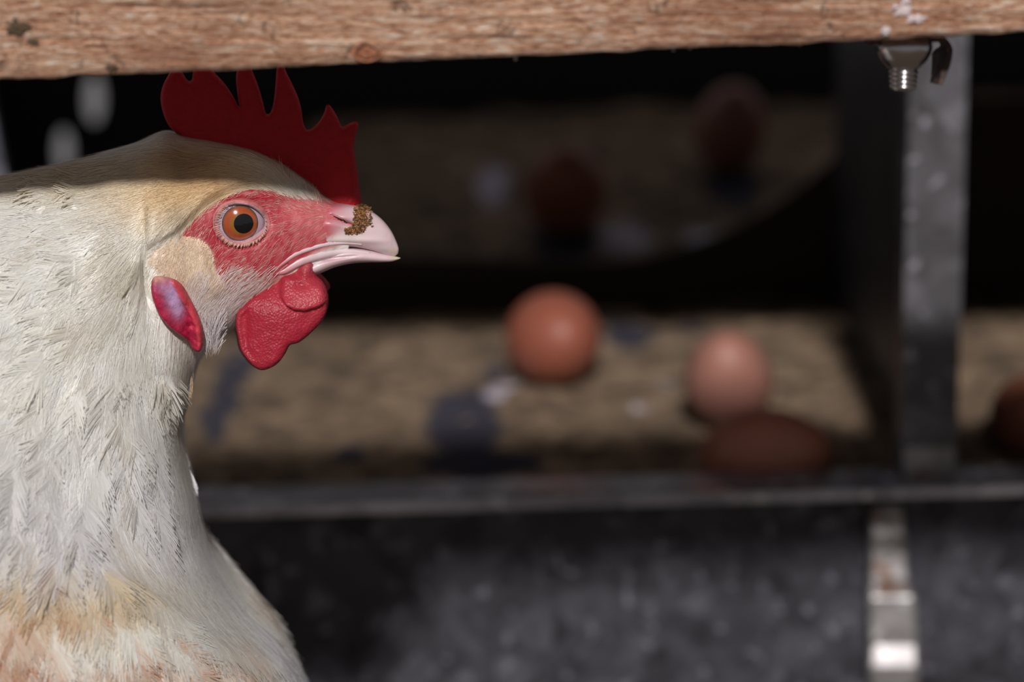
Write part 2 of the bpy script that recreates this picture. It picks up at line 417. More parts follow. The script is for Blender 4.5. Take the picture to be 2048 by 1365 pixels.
# ---- litter
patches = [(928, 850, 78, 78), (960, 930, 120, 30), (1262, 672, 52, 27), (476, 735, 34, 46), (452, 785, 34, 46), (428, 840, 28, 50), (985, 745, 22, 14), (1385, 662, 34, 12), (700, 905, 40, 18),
           (1465, 380, 60, 44), (1130, 480, 70, 60)]  # the patch below the reddish rear egg paints its shadow
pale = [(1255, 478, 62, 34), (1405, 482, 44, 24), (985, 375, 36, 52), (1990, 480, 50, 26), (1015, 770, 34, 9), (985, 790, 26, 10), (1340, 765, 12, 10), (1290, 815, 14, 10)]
lv, lf, lc = [], [], []
NX, NY = 220, 180
for j in range(NY + 1):
    y = YF + 0.013 + (YB - YF - 0.015) * j / NY
    for i in range(NX + 1):
        x = XL + 0.002 + (XR - XL - 0.004) * i / NX
        z = zfloor(x, y) + 0.004 * noise.noise(Vector((x * 30, y * 30, 1))) + 0.0025 * noise.noise(Vector((x * 95, y * 95, 4)))
        p = Vector((x, y, z)); lv.append(p); px, py = proj((x, -y, z)) if False else (0, 0)
        q = p - CAM; d = q.dot(FW); px, py = W / 2 + q.x / d * FPX, Hh / 2 - q.dot(UP) / d * FPX
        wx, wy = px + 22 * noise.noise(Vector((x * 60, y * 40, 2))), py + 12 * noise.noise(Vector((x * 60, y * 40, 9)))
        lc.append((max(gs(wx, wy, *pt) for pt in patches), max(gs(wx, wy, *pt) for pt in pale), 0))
n0 = len(lv)
for j in range(NY):
    for i in range(NX): a = j * (NX + 1) + i; lf.append((a, a + 1, a + NX + 2, a + NX + 1))
ring = [i for i in range(NX + 1)] + [j * (NX + 1) + NX for j in range(1, NY + 1)] + [NY * (NX + 1) + i for i in range(NX - 1, -1, -1)] + [j * (NX + 1) for j in range(NY - 1, 0, -1)]
for i in ring: lv.append(Vector((lv[i].x, lv[i].y, Z0 - 0.1655))); lc.append((0, 0, 0))
for k in range(len(ring)): a, b = k, (k + 1) % len(ring); lf.append((ring[a], n0 + a, n0 + b, ring[b]))
lf.append(tuple(n0 + k for k in range(len(ring))))
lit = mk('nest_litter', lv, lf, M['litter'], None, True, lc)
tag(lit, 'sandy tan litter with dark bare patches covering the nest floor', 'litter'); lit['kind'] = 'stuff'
lbvh = BVHTree.FromPolygons(lv, lf)
# ---- eggs
ea = m_egg('egg_shell_orange', (0.335, 0.102, 0.064), (0.28, 0.080, 0.050)); eb = m_egg('egg_shell_pink', (0.40, 0.185, 0.145), (0.33, 0.14, 0.105)); ec = m_egg('egg_shell_brown', (0.40, 0.15, 0.09), (0.30, 0.10, 0.06))
def egg(px, py, y, r, L, rot, mat, label, drop=True):
    vs, fs = [], []
    nr, ns = 20, 32
    for i in range(1, nr):
        t = math.pi * i / nr; zz = math.cos(t); rad = math.sin(t) * (1 - 0.13 * zz)
        for k in range(ns): a = 2 * math.pi * k / ns; vs.append(Vector((r * rad * math.cos(a), r * rad * math.sin(a), L / 2 * zz)))
    vs.append(Vector((0, 0, L / 2))); vs.append(Vector((0, 0, -L / 2)))
    for i in range(nr - 2):
        for k in range(ns): fs.append((i * ns + k, (i + 1) * ns + k, (i + 1) * ns + (k + 1) % ns, i * ns + (k + 1) % ns))
    for k in range(ns):
        fs.append((len(vs) - 2, k, (k + 1) % ns)); fs.append((len(vs) - 1, (nr - 2) * ns + (k + 1) % ns, (nr - 2) * ns + k))
    R = Matrix.Rotation(rot[2], 3, 'Z') @ Matrix.Rotation(rot[1], 3, 'Y') @ Matrix.Rotation(rot[0], 3, 'X')
    vs = [R @ v for v in vs]
    o = mk('egg', vs, fs, mat); c = H(px, py, y)
    lo = min(v.z for v in vs)
    h = lbvh.ray_cast(Vector((c.x, c.y, Z0 + 0.09)), Vector((0, 0, -1)))[0]
    if drop and h:
        c.z = h.z - lo; up_ = -1
        for v in vs:
            if v.z < 0:
                hh = lbvh.ray_cast(Vector((c.x + v.x, c.y + v.y, Z0 + 0.09)), Vector((0, 0, -1)))[0]
                if hh: up_ = max(up_, hh.z - (c.z + v.z))
        c.z += up_ + 0.0003
    o.location = c
    return tag(o, label, 'egg', 'brown eggs lying in the nest')
# y chosen so that the resting height puts the egg where the photo has it
def egg_at(px, py, r, L, rot, mat, label, y0=0.40, y1=1.05):
    best = None
    R = Matrix.Rotation(rot[2], 3, 'Z') @ Matrix.Rotation(rot[1], 3, 'Y') @ Matrix.Rotation(rot[0], 3, 'X')
    ax = R @ Vector((0, 0, 1)); hz = math.sqrt((L / 2 * ax.z) ** 2 + r * r * (1 - ax.z ** 2))
    for i in range(200):
        y = y0 + (y1 - y0) * i / 199; c = H(px, py, y); e = abs(c.z - (zfloor(c.x, y) + hz + 0.001))
        if best is None or e < best[0]: best = (e, y)
    return egg(px, py, best[1], r, L, rot, mat, label)
egg_at(1110, 674, 0.0226, 0.056, (math.radians(78), 0, math.radians(14)), ea, 'orange brown egg nearest the hen, lit by the sun', 0.40, 0.72)
egg_at(1458, 758, 0.0198, 0.055, (math.radians(48), 0, math.radians(-8)), eb, 'pale pinkish egg beside a darker egg near the steel post', 0.40, 0.72)
egg_at(1535, 905, 0.0195, 0.056, (0, math.radians(84), math.radians(-12)), ec, 'dark shaded brown egg lying sideways behind the front rail', 0.38, 0.6)
egg_at(2074, 830, 0.0178, 0.050, (math.radians(70), 0, math.radians(20)), ec, 'egg cut by the right picture edge beyond the steel post', 0.38, 0.7)
egg_at(1132, 380, 0.0240, 0.062, (math.radians(40), 0, 0), ec, 'dim reddish egg in the shaded rear nest above the orange egg', 0.79, 1.08)
egg_at(1462, 262, 0.0225, 0.062, (math.radians(35), 0, math.radians(10)), eb, 'dim egg farthest back in the shaded rear nest', 0.80, 1.09)

EGGS = [o for o in COL.objects if o.name.startswith('egg')]
# loose chips on the litter
cv, cf = [], []
for i in range(1600):
    x, y = random.uniform(XL + 0.02, XR - 0.02), YF + 0.02 + (YB - YF - 0.04) * random.random()
    if abs(y - YP - 0.004) < 0.012 or abs(x - pr + 0.004) < 0.008: continue
    if any((o.location.x - x) ** 2 + (o.location.y - y) ** 2 < 0.034 ** 2 for o in EGGS): continue
    z = zfloor(x, y) + 0.003; s = random.uniform(0.0006, 0.0014); a = random.uniform(0, 6.28); L = random.uniform(1, 2.5)
    u = Vector((math.cos(a), math.sin(a), random.uniform(-.3, .3))) * s * L; v = Vector((-math.sin(a), math.cos(a), 0)) * s; w = Vector((0, 0, s * 0.5))
    c = Vector((x, y, z)); k = len(cv)
    cv += [c - u - v, c + u - v * .6, c + u + v * .6, c - u + v, c + w - u * .5, c + w + u * .5]
    cf += [(k, k + 1, k + 5, k + 4), (k + 1, k + 2, k + 5), (k + 2, k + 3, k + 4, k + 5), (k + 3, k, k + 4), (k + 3, k + 2, k + 1, k)]
ch = mk('litter_chips', cv, cf, M['litter'], lit, False, [(0, 0, 0)] * len(cv)); ch['kind'] = 'stuff'


# ================================================================== BEAM
beam = empty('wooden_beam', 'rough sawn wooden beam crossing in front above the hen', 'beam')
BY0, BY1, BHT = -0.081, -0.037, 0.074
b0, b1 = H(0, 160, BY0), H(2048, 66, BY0)
slope = (b1.z - b0.z) / (b1.x - b0.x)
def zbot(x): return b0.z + slope * (x - b0.x) + 0.0005 * noise.noise(Vector((x * 35, 2, 0)))
bx0, bx1, nx = -0.40, 0.40, 520
vs, fs = [], []
prof = []
nz = 30
for k in range(nz + 1): prof.append((BY0, BHT * k / nz))
for k in range(1, 7): prof.append((BY0 + (BY1 - BY0) * k / 6, BHT))
for k in range(1, 7): prof.append((BY1, BHT * (1 - k / 6)))
for k in range(1, 6): prof.append((BY1 + (BY0 - BY1) * k / 6, 0.0))
npf = len(prof)
for i in range(nx + 1):
    x = bx0 + (bx1 - bx0) * i / nx; zb_ = zbot(x)
    for k, (y, z) in enumerate(prof):
        dy = dz = 0
        if k <= nz:
            dy = -0.00055 * noise.noise(Vector((x * 26, z * 420, 0))) - 0.0004 * noise.noise(Vector((x * 140, z * 700, 5)))
            if k in (0, nz): dy += 0.0012
            if k == 0: dz = 0.0006 * noise.noise(Vector((x * 160, 0, 3)))
        vs.append(Vector((x, y + dy, zb_ + z + dz)))
for i in range(nx):
    for k in range(npf):
        fs.append((i * npf + k, (i + 1) * npf + k, (i + 1) * npf + (k + 1) % npf, i * npf + (k + 1) % npf))
fs.append(tuple(range(npf))); fs.append(tuple(nx * npf + k for k in reversed(range(npf))))
fixn(mk('timber', vs, fs, M['wood'], beam))
# knot, mud and droppings on the face
def blob(name, px, py, y, rx, ry, dep, mat, parent, col=None, seed=0, n=22, rough=0.35):
    c = H(px, py, y); sc = (y - CAM.y) / CP / FPX
    vs, fs, cs = [Vector((c.x, y - dep, c.z))], [], []
    for i in range(1, 6):
        for k in range(n):
            a = 2 * math.pi * k / n; s = i / 5
            rr = s * (1 + rough * noise.noise(Vector((math.cos(a) * 2.2, math.sin(a) * 2.2, seed))) + 0.5 * rough * noise.noise(Vector((math.cos(a) * 6, math.sin(a) * 6, seed + 3))))
            d = dep * (1 - s ** 2.2) * (1 + 0.8 * noise.noise(Vector((a * 2, s * 4, seed)))) if i < 5 else -0.0008
            vs.append(Vector((c.x + rx * sc * rr * math.cos(a), y - d, c.z + ry * sc * rr * math.sin(a))))
    for k in range(n): fs.append((0, 1 + (k + 1) % n, 1 + k))
    for i in range(4):
        for k in range(n): fs.append((1 + i * n + k, 1 + i * n + (k + 1) % n, 1 + (i + 1) * n + (k + 1) % n, 1 + (i + 1) * n + k))
    if col: cs = [mixc(col, tuple(x * 0.4 for x in col), 0.5 + 0.5 * noise.noise(v * 900)) for v in vs]
    return fixn(mk(name, vs, fs, mat, parent, True, cs or None))
for px, py, rx, ry, d, sd_ in ((1805, 22, 20, 12, .0007, 1), (1832, 38, 22, 10, .0007, 2), (1790, 14, 9, 7, .001, 3), (1772, 62, 10, 12, .0008, 4), (1812, 4, 12, 10, .001, 5)):
    blob('bird_dropping', px, py, BY0, rx, ry, d, M['dropping'], beam, None, sd_, 36, 0.9)
mud = lin((104, 82, 60))
for px, py, rx, ry, d, sd_ in ((36, 55, 26, 17, .0010, 11), (66, 84, 15, 10, .0006, 12), (222, 134, 13, 7, .0005, 13)):
    blob('mud_speck', px, py, BY0, rx, ry, d, M['crust'], beam, mud, sd_, 36, 0.95)
# knot: concentric raised rings
kc = H(735, 104, BY0); ks = (BY0 - CAM.y) / CP / FPX
kv, kf, kcol = [Vector((kc.x, BY0 - 0.0006, kc.z))], [], [lin((120, 70, 50))]
for i in range(1, 15):
    s = i / 14
    for k in range(36):
        a = 2 * math.pi * k / 36; wv = 1 + 0.12 * noise.noise(Vector((math.cos(a), math.sin(a), 9)))
        kv.append(Vector((kc.x + 34 * ks * s * wv * math.cos(a), BY0 - 0.0007 * (1 - s) - 0.00025 * math.cos(s * 22) - (0.0 if i < 14 else -0.0014), kc.z + 22 * ks * s * wv * math.sin(a))))
        kcol.append(mixc(lin((170, 112, 82)), lin((82, 44, 32)), 0.5 + 0.5 * math.cos(s * 10 - 6.2 + 2.5 * noise.noise(Vector((math.cos(a) * 2, math.sin(a) * 2, s * 3))))) if s < 0.86 else lin((186, 130, 100)))
for k in range(36): kf.append((0, 1 + (k + 1) % 36, 1 + k))
for i in range(13):
    for k in range(36): kf.append((1 + i * 36 + k, 1 + i * 36 + (k + 1) % 36, 1 + (i + 1) * 36 + (k + 1) % 36, 1 + (i + 1) * 36 + k))
fixn(mk('wood_knot', kv, kf, M['crust'], beam, True, kcol))
# bolt end, dome nut and rusty hook under the beam
BM = -0.060
bc = H(1808, 118, BM); zk = zbot(bc.x); s1 = (BM - CAM.y) / CP / FPX
z_of = lambda py: H(1808, py, BM).z
prof = [(0.0060 * 1.0, zk - 0.0003), (54 * s1, z_of(84)), (55 * s1, z_of(96)), (52 * s1, z_of(108)), (45 * s1, z_of(120)), (36 * s1, z_of(130)), (31 * s1, z_of(136))]
v_, f_ = lathe(prof[::-1], 40, Vector((bc.x, BM, 0))); bol = fixn(mk('bolt', v_, f_, M['bolt'], beam))
tp = []
for k in range(5):
    z = z_of(133 + k * 9.5)
    rr = (29.5 - k * 0.6) * s1
    tp += [(rr, z), (rr, z - 3 * s1), (rr * 0.9, z - 6 * s1), (rr * 0.9, z - 7.5 * s1)]
tp += [(24 * s1, z_of(179)), (15 * s1, z_of(181))]
v_, f_ = lathe(tp[::-1], 32, Vector((bc.x, BM, 0))); fixn(mk('bolt_thread', v_, f_, M['bolt'], bol))
path = [(1738, 86), (1780, 83), (1840, 80), (1880, 79), (1892, 84), (1900, 98), (1899, 112), (1894, 132), (1887, 152), (1881, 170)]
pw = [H(a, b, BM - 0.002) for a, b in catmull(path, 4)]
vs, fs = [], []
for i, p in enumerate(pw):
    t = (pw[min(i + 1, len(pw) - 1)] - pw[max(i - 1, 0)]).normalized(); nrm = Vector((-t.z, 0, t.x))
    fr = i / (len(pw) - 1); th = (5.5 if fr < .9 else 4.5) * s1; wd = 0.011 * (1 - 0.45 * sstep(.6, 1, fr))
    for dn, dy in ((-1, 0), (1, 0), (1, 1), (-1, 1)): vs.append(p + nrm * th * dn + Vector((0.22 * dy * wd * -sstep(.5, .7, fr), dy * wd, 0)))
for i in range(len(pw) - 1):
    for k in range(4): fs.append((i * 4 + k, i * 4 + (k + 1) % 4, (i + 1) * 4 + (k + 1) % 4, (i + 1) * 4 + k))
fs += [(0, 1, 2, 3), tuple(4 * (len(pw) - 1) + k for k in (3, 2, 1, 0))]
hk = fixn(mk('hook_plate', vs, fs, M['rust'], beam, False)); hk['label'] = 'rusty bent steel hook'
for px, py, r in ((1031, 119, 4.0), (1347, 101, 3.2), (1380, 98, 2.6), (1600, 88, 2.4)):
    p = H(px, py, BY0 + 0.003); rr = r * s1; zt = zbot(p.x) + 0.0002
    prof = [(rr * 0.7, zt), (rr * 0.75, zt - rr * 0.8), (rr * 0.95, zt - rr * 1.9), (rr * 0.8, zt - rr * 2.6), (rr * 0.3, zt - rr * 3.0)]
    v_, f_ = lathe(prof[::-1], 12, Vector((p.x, p.y, 0))); fixn(mk('water_drop', v_, f_, M['water'], beam))

# ================================================================== HEN
hen = empty('hen', 'white hen in profile with red comb, orange eye and stained breast', 'hen')
ribs = [(716, 418, 694, 512, .50), (660, 398, 640, 540, .82), (610, 362, 590, 568, 1.12), (560, 327, 542, 598, 1.42), (500, 300, 492, 632, 1.68), (430, 285, 444, 668, 1.88),
        (372, 277, 414, 696, 2.05), (328, 266, 392, 728, 2.35), (270, 290, 376, 800, 2.70), (190, 312, 360, 852, 3.05), (100, 334, 366, 916, 3.4), (0, 355, 384, 990, 3.8),
        (-100, 372, 400, 1070, 4.2), (-220, 386, 428, 1150, 4.7), (-340, 398, 486, 1236, 5.3), (-450, 410, 568, 1322, 6.0), (-560, 424, 618, 1430, 6.8), (-680, 440, 610, 1600, 7.6),
        (-820, 460, 500, 1800, 8.9), (-980, 480, 250, 1950, 8.5), (-1150, 480, -100, 2000, 7.4), (-1350, 450, -500, 1950, 5.8), (-1550, 380, -1000, 1650, 3.8), (-1680, 330, -1400, 1050, 1.6)]
bv, bf = loft(ribs, 14, 128, 0.86)
FACE = catmull([(306, 492), (345, 472), (375, 446), (400, 420), (440, 396), (490, 380), (540, 383), (590, 398), (640, 402), (700, 412), (716, 440), (706, 468), (680, 486), (640, 498), (600, 520), (565, 544), (535, 566), (500, 580), (470, 574), (445, 562), (432, 540), (428, 512), (412, 488), (392, 480), (352, 482)], 4, True)
PATCH = catmull([(312, 508), (340, 484), (380, 476), (408, 488), (424, 514), (430, 545), (450, 570), (430, 590), (385, 580), (350, 552), (322, 530)], 4, True)
def sdf0(poly, px, py):
    d = polydist(poly, np.array((px, py))); return -d if inpoly(poly, px, py) else d
GX, GY = np.arange(284, 742, 3), np.arange(354, 640, 3)
GRID = {id(p): [[sdf0(p, x, y) for x in GX] for y in GY] for p in (FACE, PATCH)}
def sdf(poly, px, py):
    g = GRID[id(poly)]; u = min(max((px - 284) / 3, 0), len(GX) - 1.001); v = min(max((py - 354) / 3, 0), len(GY) - 1.001); i, j = int(u), int(v); u -= i; v -= j
    return (g[j][i] * (1 - u) + g[j][i + 1] * u) * (1 - v) + (g[j + 1][i] * (1 - u) + g[j + 1][i + 1] * u) * v
RUFF = np.array([(300, 497), (345, 472), (378, 443), (405, 415), (445, 392), (495, 377), (545, 378), (600, 392)], float)
def ruff_side(px, py):
    if px < 295 or px > 600: return 0
    yb = np.interp(px, RUFF[:, 0], RUFF[:, 1]); return yb - py     # >0 above the ruff line
def disp(px, py):
    if px < 150 or py > 760: 
        return 0.0018 * noise.noise(Vector((px * 0.020, py * 0.008, 3))) + 0.0006 * noise.noise(Vector((px * .05, py * .03, 8)))
    h = 0.0
    rs = ruff_side(px, py)
    if rs > 0: h += 0.0022 * sstep(0, 16, rs) * (1 - sstep(55, 120, rs)) * (1 - sstep(520, 600, px))
    dx, dy = px - 484, py - 447; r = math.hypot(dx, dy * 1.1)
    h -= 0.0065 * (1 - sstep(42, 58, r))
    h += 0.0012 * gs(px, py, 520, 388, 70, 16)
    s = sdf(PATCH, px, py) if 290 < px < 470 and 460 < py < 610 else 50
    h += 0.0011 * (1 - sstep(-24, 10, s))
    h += 0.0007 * gs(px, py, 620, 440, 60, 30) - 0.0010 * gs(px, py, 560, 420, 30, 22)
    # crease behind the jaw above the ear lobe, and loose plumage on the neck side
    h -= 0.0030 * gs(px, py, 292, 545, 10, 60)
    h += 0.0012 * noise.noise(Vector((px * .012, py * .012, 5))) * sstep(330, 260, px)
    if px > 320: h += 0.00022 * noise.noise(Vector((px * .09, py * .09, 2)))
    return h
WHITE = (248, 246, 241)
def fcol(px, py):
    c = WHITE
    c = mixc(c, (238, 204, 156), min(1, 0.95 * gs(px, py, 440, 345, 140, 62) + 0.55 * gs(px, py, 330, 400, 110, 60)))
    c = mixc(c, (186, 128, 74), 0.75 * gs(px, py, 395, 325, 60, 22) + 0.35 * gs(px, py, 440, 372, 60, 16))
    c = mixc(c, (216, 198, 160), 0.7 * gs(px, py, 130, 345, 260, 40))
    c = mixc(c, (214, 198, 196), 0.7 * gs(px, py, 470, 620, 80, 45))
    c = mixc(c, (186, 170, 142), 0.75 * gs(px, py, 372, 790, 26, 110) * (0.6 + 0.6 * noise.noise(Vector((px * .05, py * .02, 1)))))
    c = mixc(c, (190, 178, 150), 0.5 * gs(px, py, 250, 545, 60, 40) + 0.35 * gs(px, py, 190, 645, 70, 30))
    c = mixc(c, (222, 200, 160), 0.7 * gs(px, py, 60, 1175, 170, 50) + 0.4 * gs(px, py, 230, 1150, 130, 34))
    nz_ = 0.55 + 0.9 * noise.noise(Vector((px * .035, py * .045, 7)))
    for cx, cy, rx, ry, k in ((120, 1195, 60, 16, .8), (25, 1285, 55, 38, .9), (290, 1312, 42, 30, .95), (388, 1332, 42, 24, .9), (150, 1350, 70, 16, .9), (60, 1330, 60, 30, .6), (470, 1318, 40, 34, .35), (20, 1180, 40, 30, .5), (210, 1295, 50, 20, .3)):
        c = mixc(c, (188, 112, 66), max(0, min(.95, 1.25 * k * nz_)) * gs(px, py, cx, cy, rx, ry))
    c = mixc(c, (240, 240, 248), 0.7 * sstep(0, 60, px - np.interp(py, (700, 900, 1100, 1250, 1365), (340, 340, 385, 470, 540))) * sstep(880, 1000, py))  # bluish tint paints skylight onto the right edge of the breast
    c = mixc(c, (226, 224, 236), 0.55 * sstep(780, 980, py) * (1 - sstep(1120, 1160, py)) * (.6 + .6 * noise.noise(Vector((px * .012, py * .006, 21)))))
    d = noise.noise(Vector((px * .02, py * .02, 11)))
    c = mixc(c, (196, 184, 160), max(0, d - .22) * 0.9)
    return lin(c)
RED, PINK = (182, 46, 64), (206, 108, 112)
def skincol(px, py):
    c = fcol(px, py)
    if px > 285 and 360 < py < 620:
        s = sdf(PATCH, px, py)
        c = mixc(c, lin((240, 214, 192)), 1 - sstep(-8, 10, s))
        s = sdf(FACE, px, py)
        red = mixc(lin(RED), lin(PINK), min(1, 0.9 * sstep(0.0, 0.6, noise.noise(Vector((px * .06, py * .06, 1))) + 0.5 * noise.noise(Vector((px * .17, py * .17, 1))) + 0.25) * 0.6 + 0.8 * gs(px, py, 640, 440, 60, 50)))
        red = mixc(red, lin((160, 16, 38)), min(1, 1.2 * gs(px, py, 405, 478, 48, 40) + 0.7 * gs(px, py, 480, 396, 80, 14) + .4 * gs(px, py, 565, 440, 24, 18)))
        c = mixc(c, red, 1 - sstep(-4, 14 + 26 * sstep(540, 600, py), s))
        c = mixc(c, lin((206, 130, 130)), 0.6 * gs(px, py, 520, 585, 70, 22))
    return c
def build_body():
    me = bpy.data.meshes.new('tmp'); me.from_pydata([tuple(v) for v in bv], [], bf); me.update()
    nv = np.empty(len(bv) * 3); me.vertices.foreach_get('normal', nv); nv = nv.reshape(-1, 3); bpy.data.meshes.remove(me)
    out, cols = [], []
    for v, n in zip(bv, nv):
        px, py = proj(v); n = Vector(n)
        if n.dot(v - Vector((v.x, 0, v.z))) < 0 and abs(v.y) > 0.004: n = -n
        wgt = sstep(0.15, 0.6, abs(n.y)); out.append(v + n * disp(px, py) * wgt); cols.append(skincol(px, py))
    return out, cols
bv, bcols = build_body()
body = fixn(mk('body', bv, bf, M['skin'], hen, True, bcols))
vv = [v.co.copy() for v in body.data.vertices]; ff = [tuple(p.vertices) for p in body.data.polygons]
BVH = BVHTree.FromPolygons(vv, ff)
def surf(px, py):
    d = (P(px, py, 1) - CAM).normalized(); h = BVH.ray_cast(CAM, d)
    return (h[0], h[1]) if h[0] is not None else (H(px, py, -0.01), Vector((0, -1, 0)))

# ---- comb
comb_o = [(376, 292), (357, 271), (338, 252), (326, 226), (321, 196), (326, 170), (338, 147), (346, 128), (356, 126), (365, 144), (373, 158), (379, 162), (384, 158), (386, 144), (391, 118), (408, 100), (420, 118), (429, 144), (447, 164), (465, 190), (478, 214),
          (475, 190), (472, 160), (474, 140), (480, 112), (490, 98), (498, 114), (504, 139), (516, 170), (526, 204), (531, 224), (535, 228), (540, 226), (546, 210), (550, 180), (553, 140), (557, 115), (563, 106), (568, 120), (571, 140), (583, 165), (596, 194), (603, 220), (606, 243), (612, 258), (619, 259), (626, 255), (638, 243), (648, 226), (652, 211), (656, 208),
          (664, 216), (675, 234), (682, 251), (688, 253), (700, 246), (712, 243), (717, 249), (715, 260), (711, 272), (708, 292), (711, 320), (716, 350), (719, 378), (724, 408), (722, 428), (690, 432), (650, 424), (612, 398), (560, 360), (500, 328), (430, 306)]
def comb_y(px, py): return 0.0012 * noise.noise(Vector((px * .008, py * .008, 0))) + 0.0035 * sstep(300, 380, py)
def comb_h(px, py, d):
    b = 0.0017 + 0.0030 * sstep(250, 400, py + (px - 500) * -0.15)
    return b * (1 - math.exp(-d / 5.0)) + 0.00014 * noise.noise(Vector((px * .06, py * .06, 4))) * min(1, d / 8)
pillow('comb', comb_o, comb_y, comb_h, M['comb'], hen, 5, 3)

# ---- wattles
wat_o = [(590, 534), (602, 526), (618, 520), (627, 526), (628, 540), (634, 552), (645, 563), (653, 578), (657, 600), (653, 625), (641, 647), (617, 671), (597, 686), (580, 691), (571, 707), (557, 726), (540, 737), (522, 741), (506, 733), (493, 719), (481, 702), (475, 676), (470, 650), (473, 626), (487, 611), (505, 590), (530, 566), (560, 545)]
ys0 = surf(590, 540)[0].y
def wat_y(px, py):
    return ys0 * 0.75 - 0.004 * sstep(540, 620, py) - 0.0018 * math.sin((px - 470) / 45) * sstep(560, 640, py)
def wat_h(px, py, d):
    h = 0.0020 * (1 - math.exp(-d / 4.5))
    # folded upper flap with a sharp lower-left edge
    e = (px - 566) * 0.55 + (600 - py) * -0.0
    yb = np.interp(px, (558, 575, 590, 610, 640, 660), (590, 612, 620, 622, 614, 600))
    fold = sstep(0, 7, yb - py) * sstep(556, 572, px) * sstep(548, 562, py + (px - 600) * -0.25)
    h += 0.0021 * fold * min(1, d / 6)
    h += 0.0016 * gs(px, py, 612, 545, 12, 18) * min(1, d / 5)
    h -= 0.0013 * gs(px, py, 607, 566, 16, 7)
    # rim ridge on the left and wrinkles
    h += 0.0012 * math.exp(-((d - 7) / 5) ** 2) * sstep(520, 490, px) - 0.0006 * gs(px, py, 492, 640, 7, 60)
    return h + 0.00022 * noise.noise(Vector((px * .05, py * .05, 2))) * min(1, d / 6)
def wat_c(px, py, d):
    c = lin((164, 36, 54)); c = mixc(c, lin((196, 72, 84)), 0.6 * gs(px, py, 615, 590, 50, 40) + 0.3 * gs(px, py, 480, 640, 10, 70)); c = mixc(c, lin((196, 120, 120)), .35 * gs(px, py, 612, 530, 14, 12))
    return c
wn = pillow('wattle', wat_o, wat_y, wat_h, M['wattle'], hen, 4, 3, wat_c)
wat_far = [(a * 0.96 + 34 if b < 600 else a * 0.94 + 26, b - 3) for a, b in wat_o]
pillow('wattle', wat_far, lambda a, b: -wat_y(a, b) + 0.001, lambda a, b, d: 0.0018 * (1 - math.exp(-d / 4.5)), M['wattle'], hen, 9, 2, wat_c)

# ---- ear lobes
lobe_o = [(306, 556), (320, 552), (340, 556), (355, 562), (368, 575), (381, 598), (394, 623), (404, 650), (407, 680), (403, 699), (394, 704), (384, 697), (374, 681), (352, 665), (331, 647), (315, 623), (306, 600), (302, 578)]
def lobe_c(px, py, d):
    c = mixc(lin((182, 32, 70)), lin((150, 20, 52)), sstep(.0, .5, noise.noise(Vector(((px + py * .6) * .04, (py - px * .6) * .15, 6))))); k = gs(px, py, 345, 590, 14, 26) + .8 * gs(px, py, 358, 616, 12, 22) + .5 * gs(px, py, 325, 572, 14, 14)
    c = mixc(c, lin((196, 170, 214)), min(1, k) * 0.85)
    xr = np.interp(py, (556, 575, 598, 623, 650, 680, 704), (340, 352, 364, 378, 390, 396, 396))
    c = mixc(c, lin((206, 70, 84)), sstep(-3, 5, px - xr)); c = mixc(c, lin((222, 176, 160)), 0.8 * gs(px, py, 318, 554, 22, 10)); return c
ly = surf(345, 620)[0].y
def lobe_surf(px, py):
    return min(surf(min(px, 380), min(py, 680))[0].y, 0) - 0.0026 - 0.0010 * sstep(600, 690, py)
def lobe_h(px, py, d):
    h = 0.0016 * (1 - math.exp(-d / 4))
    xr = np.interp(py, (556, 575, 598, 623, 650, 680, 704), (340, 352, 364, 378, 390, 396, 396))
    h += 0.0014 * sstep(-4, 5, px - xr) * min(1, d / 5)
    return h + 0.0004 * noise.noise(Vector(((px + py * .6) * .03, (py - px * .6) * .11, 3))) * min(1, d / 6)
def mirror(o, name):
    me = o.data.copy(); 
    for v in me.vertices: v.co.y *= -1
    me.flip_normals(); c = bpy.data.objects.new(name, me); COL.objects.link(c); c.parent = o.parent; 
    if 'kind' in o: c['kind'] = o['kind']
    return c
lb = pillow('ear_lobe', lobe_o, lobe_surf, lobe_h, M['lobe'], hen, 3.5, 3, lobe_c); mirror(lb, 'ear_lobe')

# ---- beak
up = [(628, 404, 604, 522, .80), (660, 404, 640, 504, .84), (692, 407, 672, 496, .74), (722, 414, 700, 493, .64), (746, 426, 724, 496, .54), (766, 442, 746, 501, .43), (782, 462, 763, 507, .31), (792, 482, 775, 511, .20), (797, 497, 783, 513, .11), (796, 507, 789, 513, .04)]
lo_ = [(566, 548, 580, 572, .80), (604, 526, 612, 556, .78), (640, 507, 642, 545, .72), (672, 497, 672, 533, .62), (705, 494, 705, 526, .53), (740, 500, 738, 524, .42), (766, 507, 763, 524, .29), (786, 512, 784, 523, .16), (801, 516, 799, 518, .03)]
def beakcol(low):
    def f(v):
        px, py = proj(v); c = lin((226, 200, 206))
        if not low:
            c = mixc(c, lin((236, 218, 216)), gs(px, py, 690, 478, 50, 14)); c = mixc(c, lin((204, 92, 104)), sstep(-6, 8, 489 - (px - 620) * .34 - py) * (1 - sstep(650, 694, px))); c = mixc(c, lin((208, 150, 160)), .8 * gs(px, py, 684, 440, 24, 18)); c = mixc(c, lin((190, 92, 104)), .8 * gs(px, py, 670, 412, 34, 9))
            c = mixc(c, lin((176, 168, 170)), .6 * gs(px, py, 765, 503, 22, 5)); c = mixc(c, lin((214, 200, 170)), .6 * gs(px, py, 788, 503, 8, 8))
        else:
            c = mixc(c, lin((190, 150, 160)), .7 * gs(px, py, 700, 521, 70, 5)); c = mixc(c, lin((222, 208, 176)), sstep(775, 798, px)); c = mixc(c, lin((200, 100, 108)), 1 - sstep(575, 610, px))
        return c
    return f
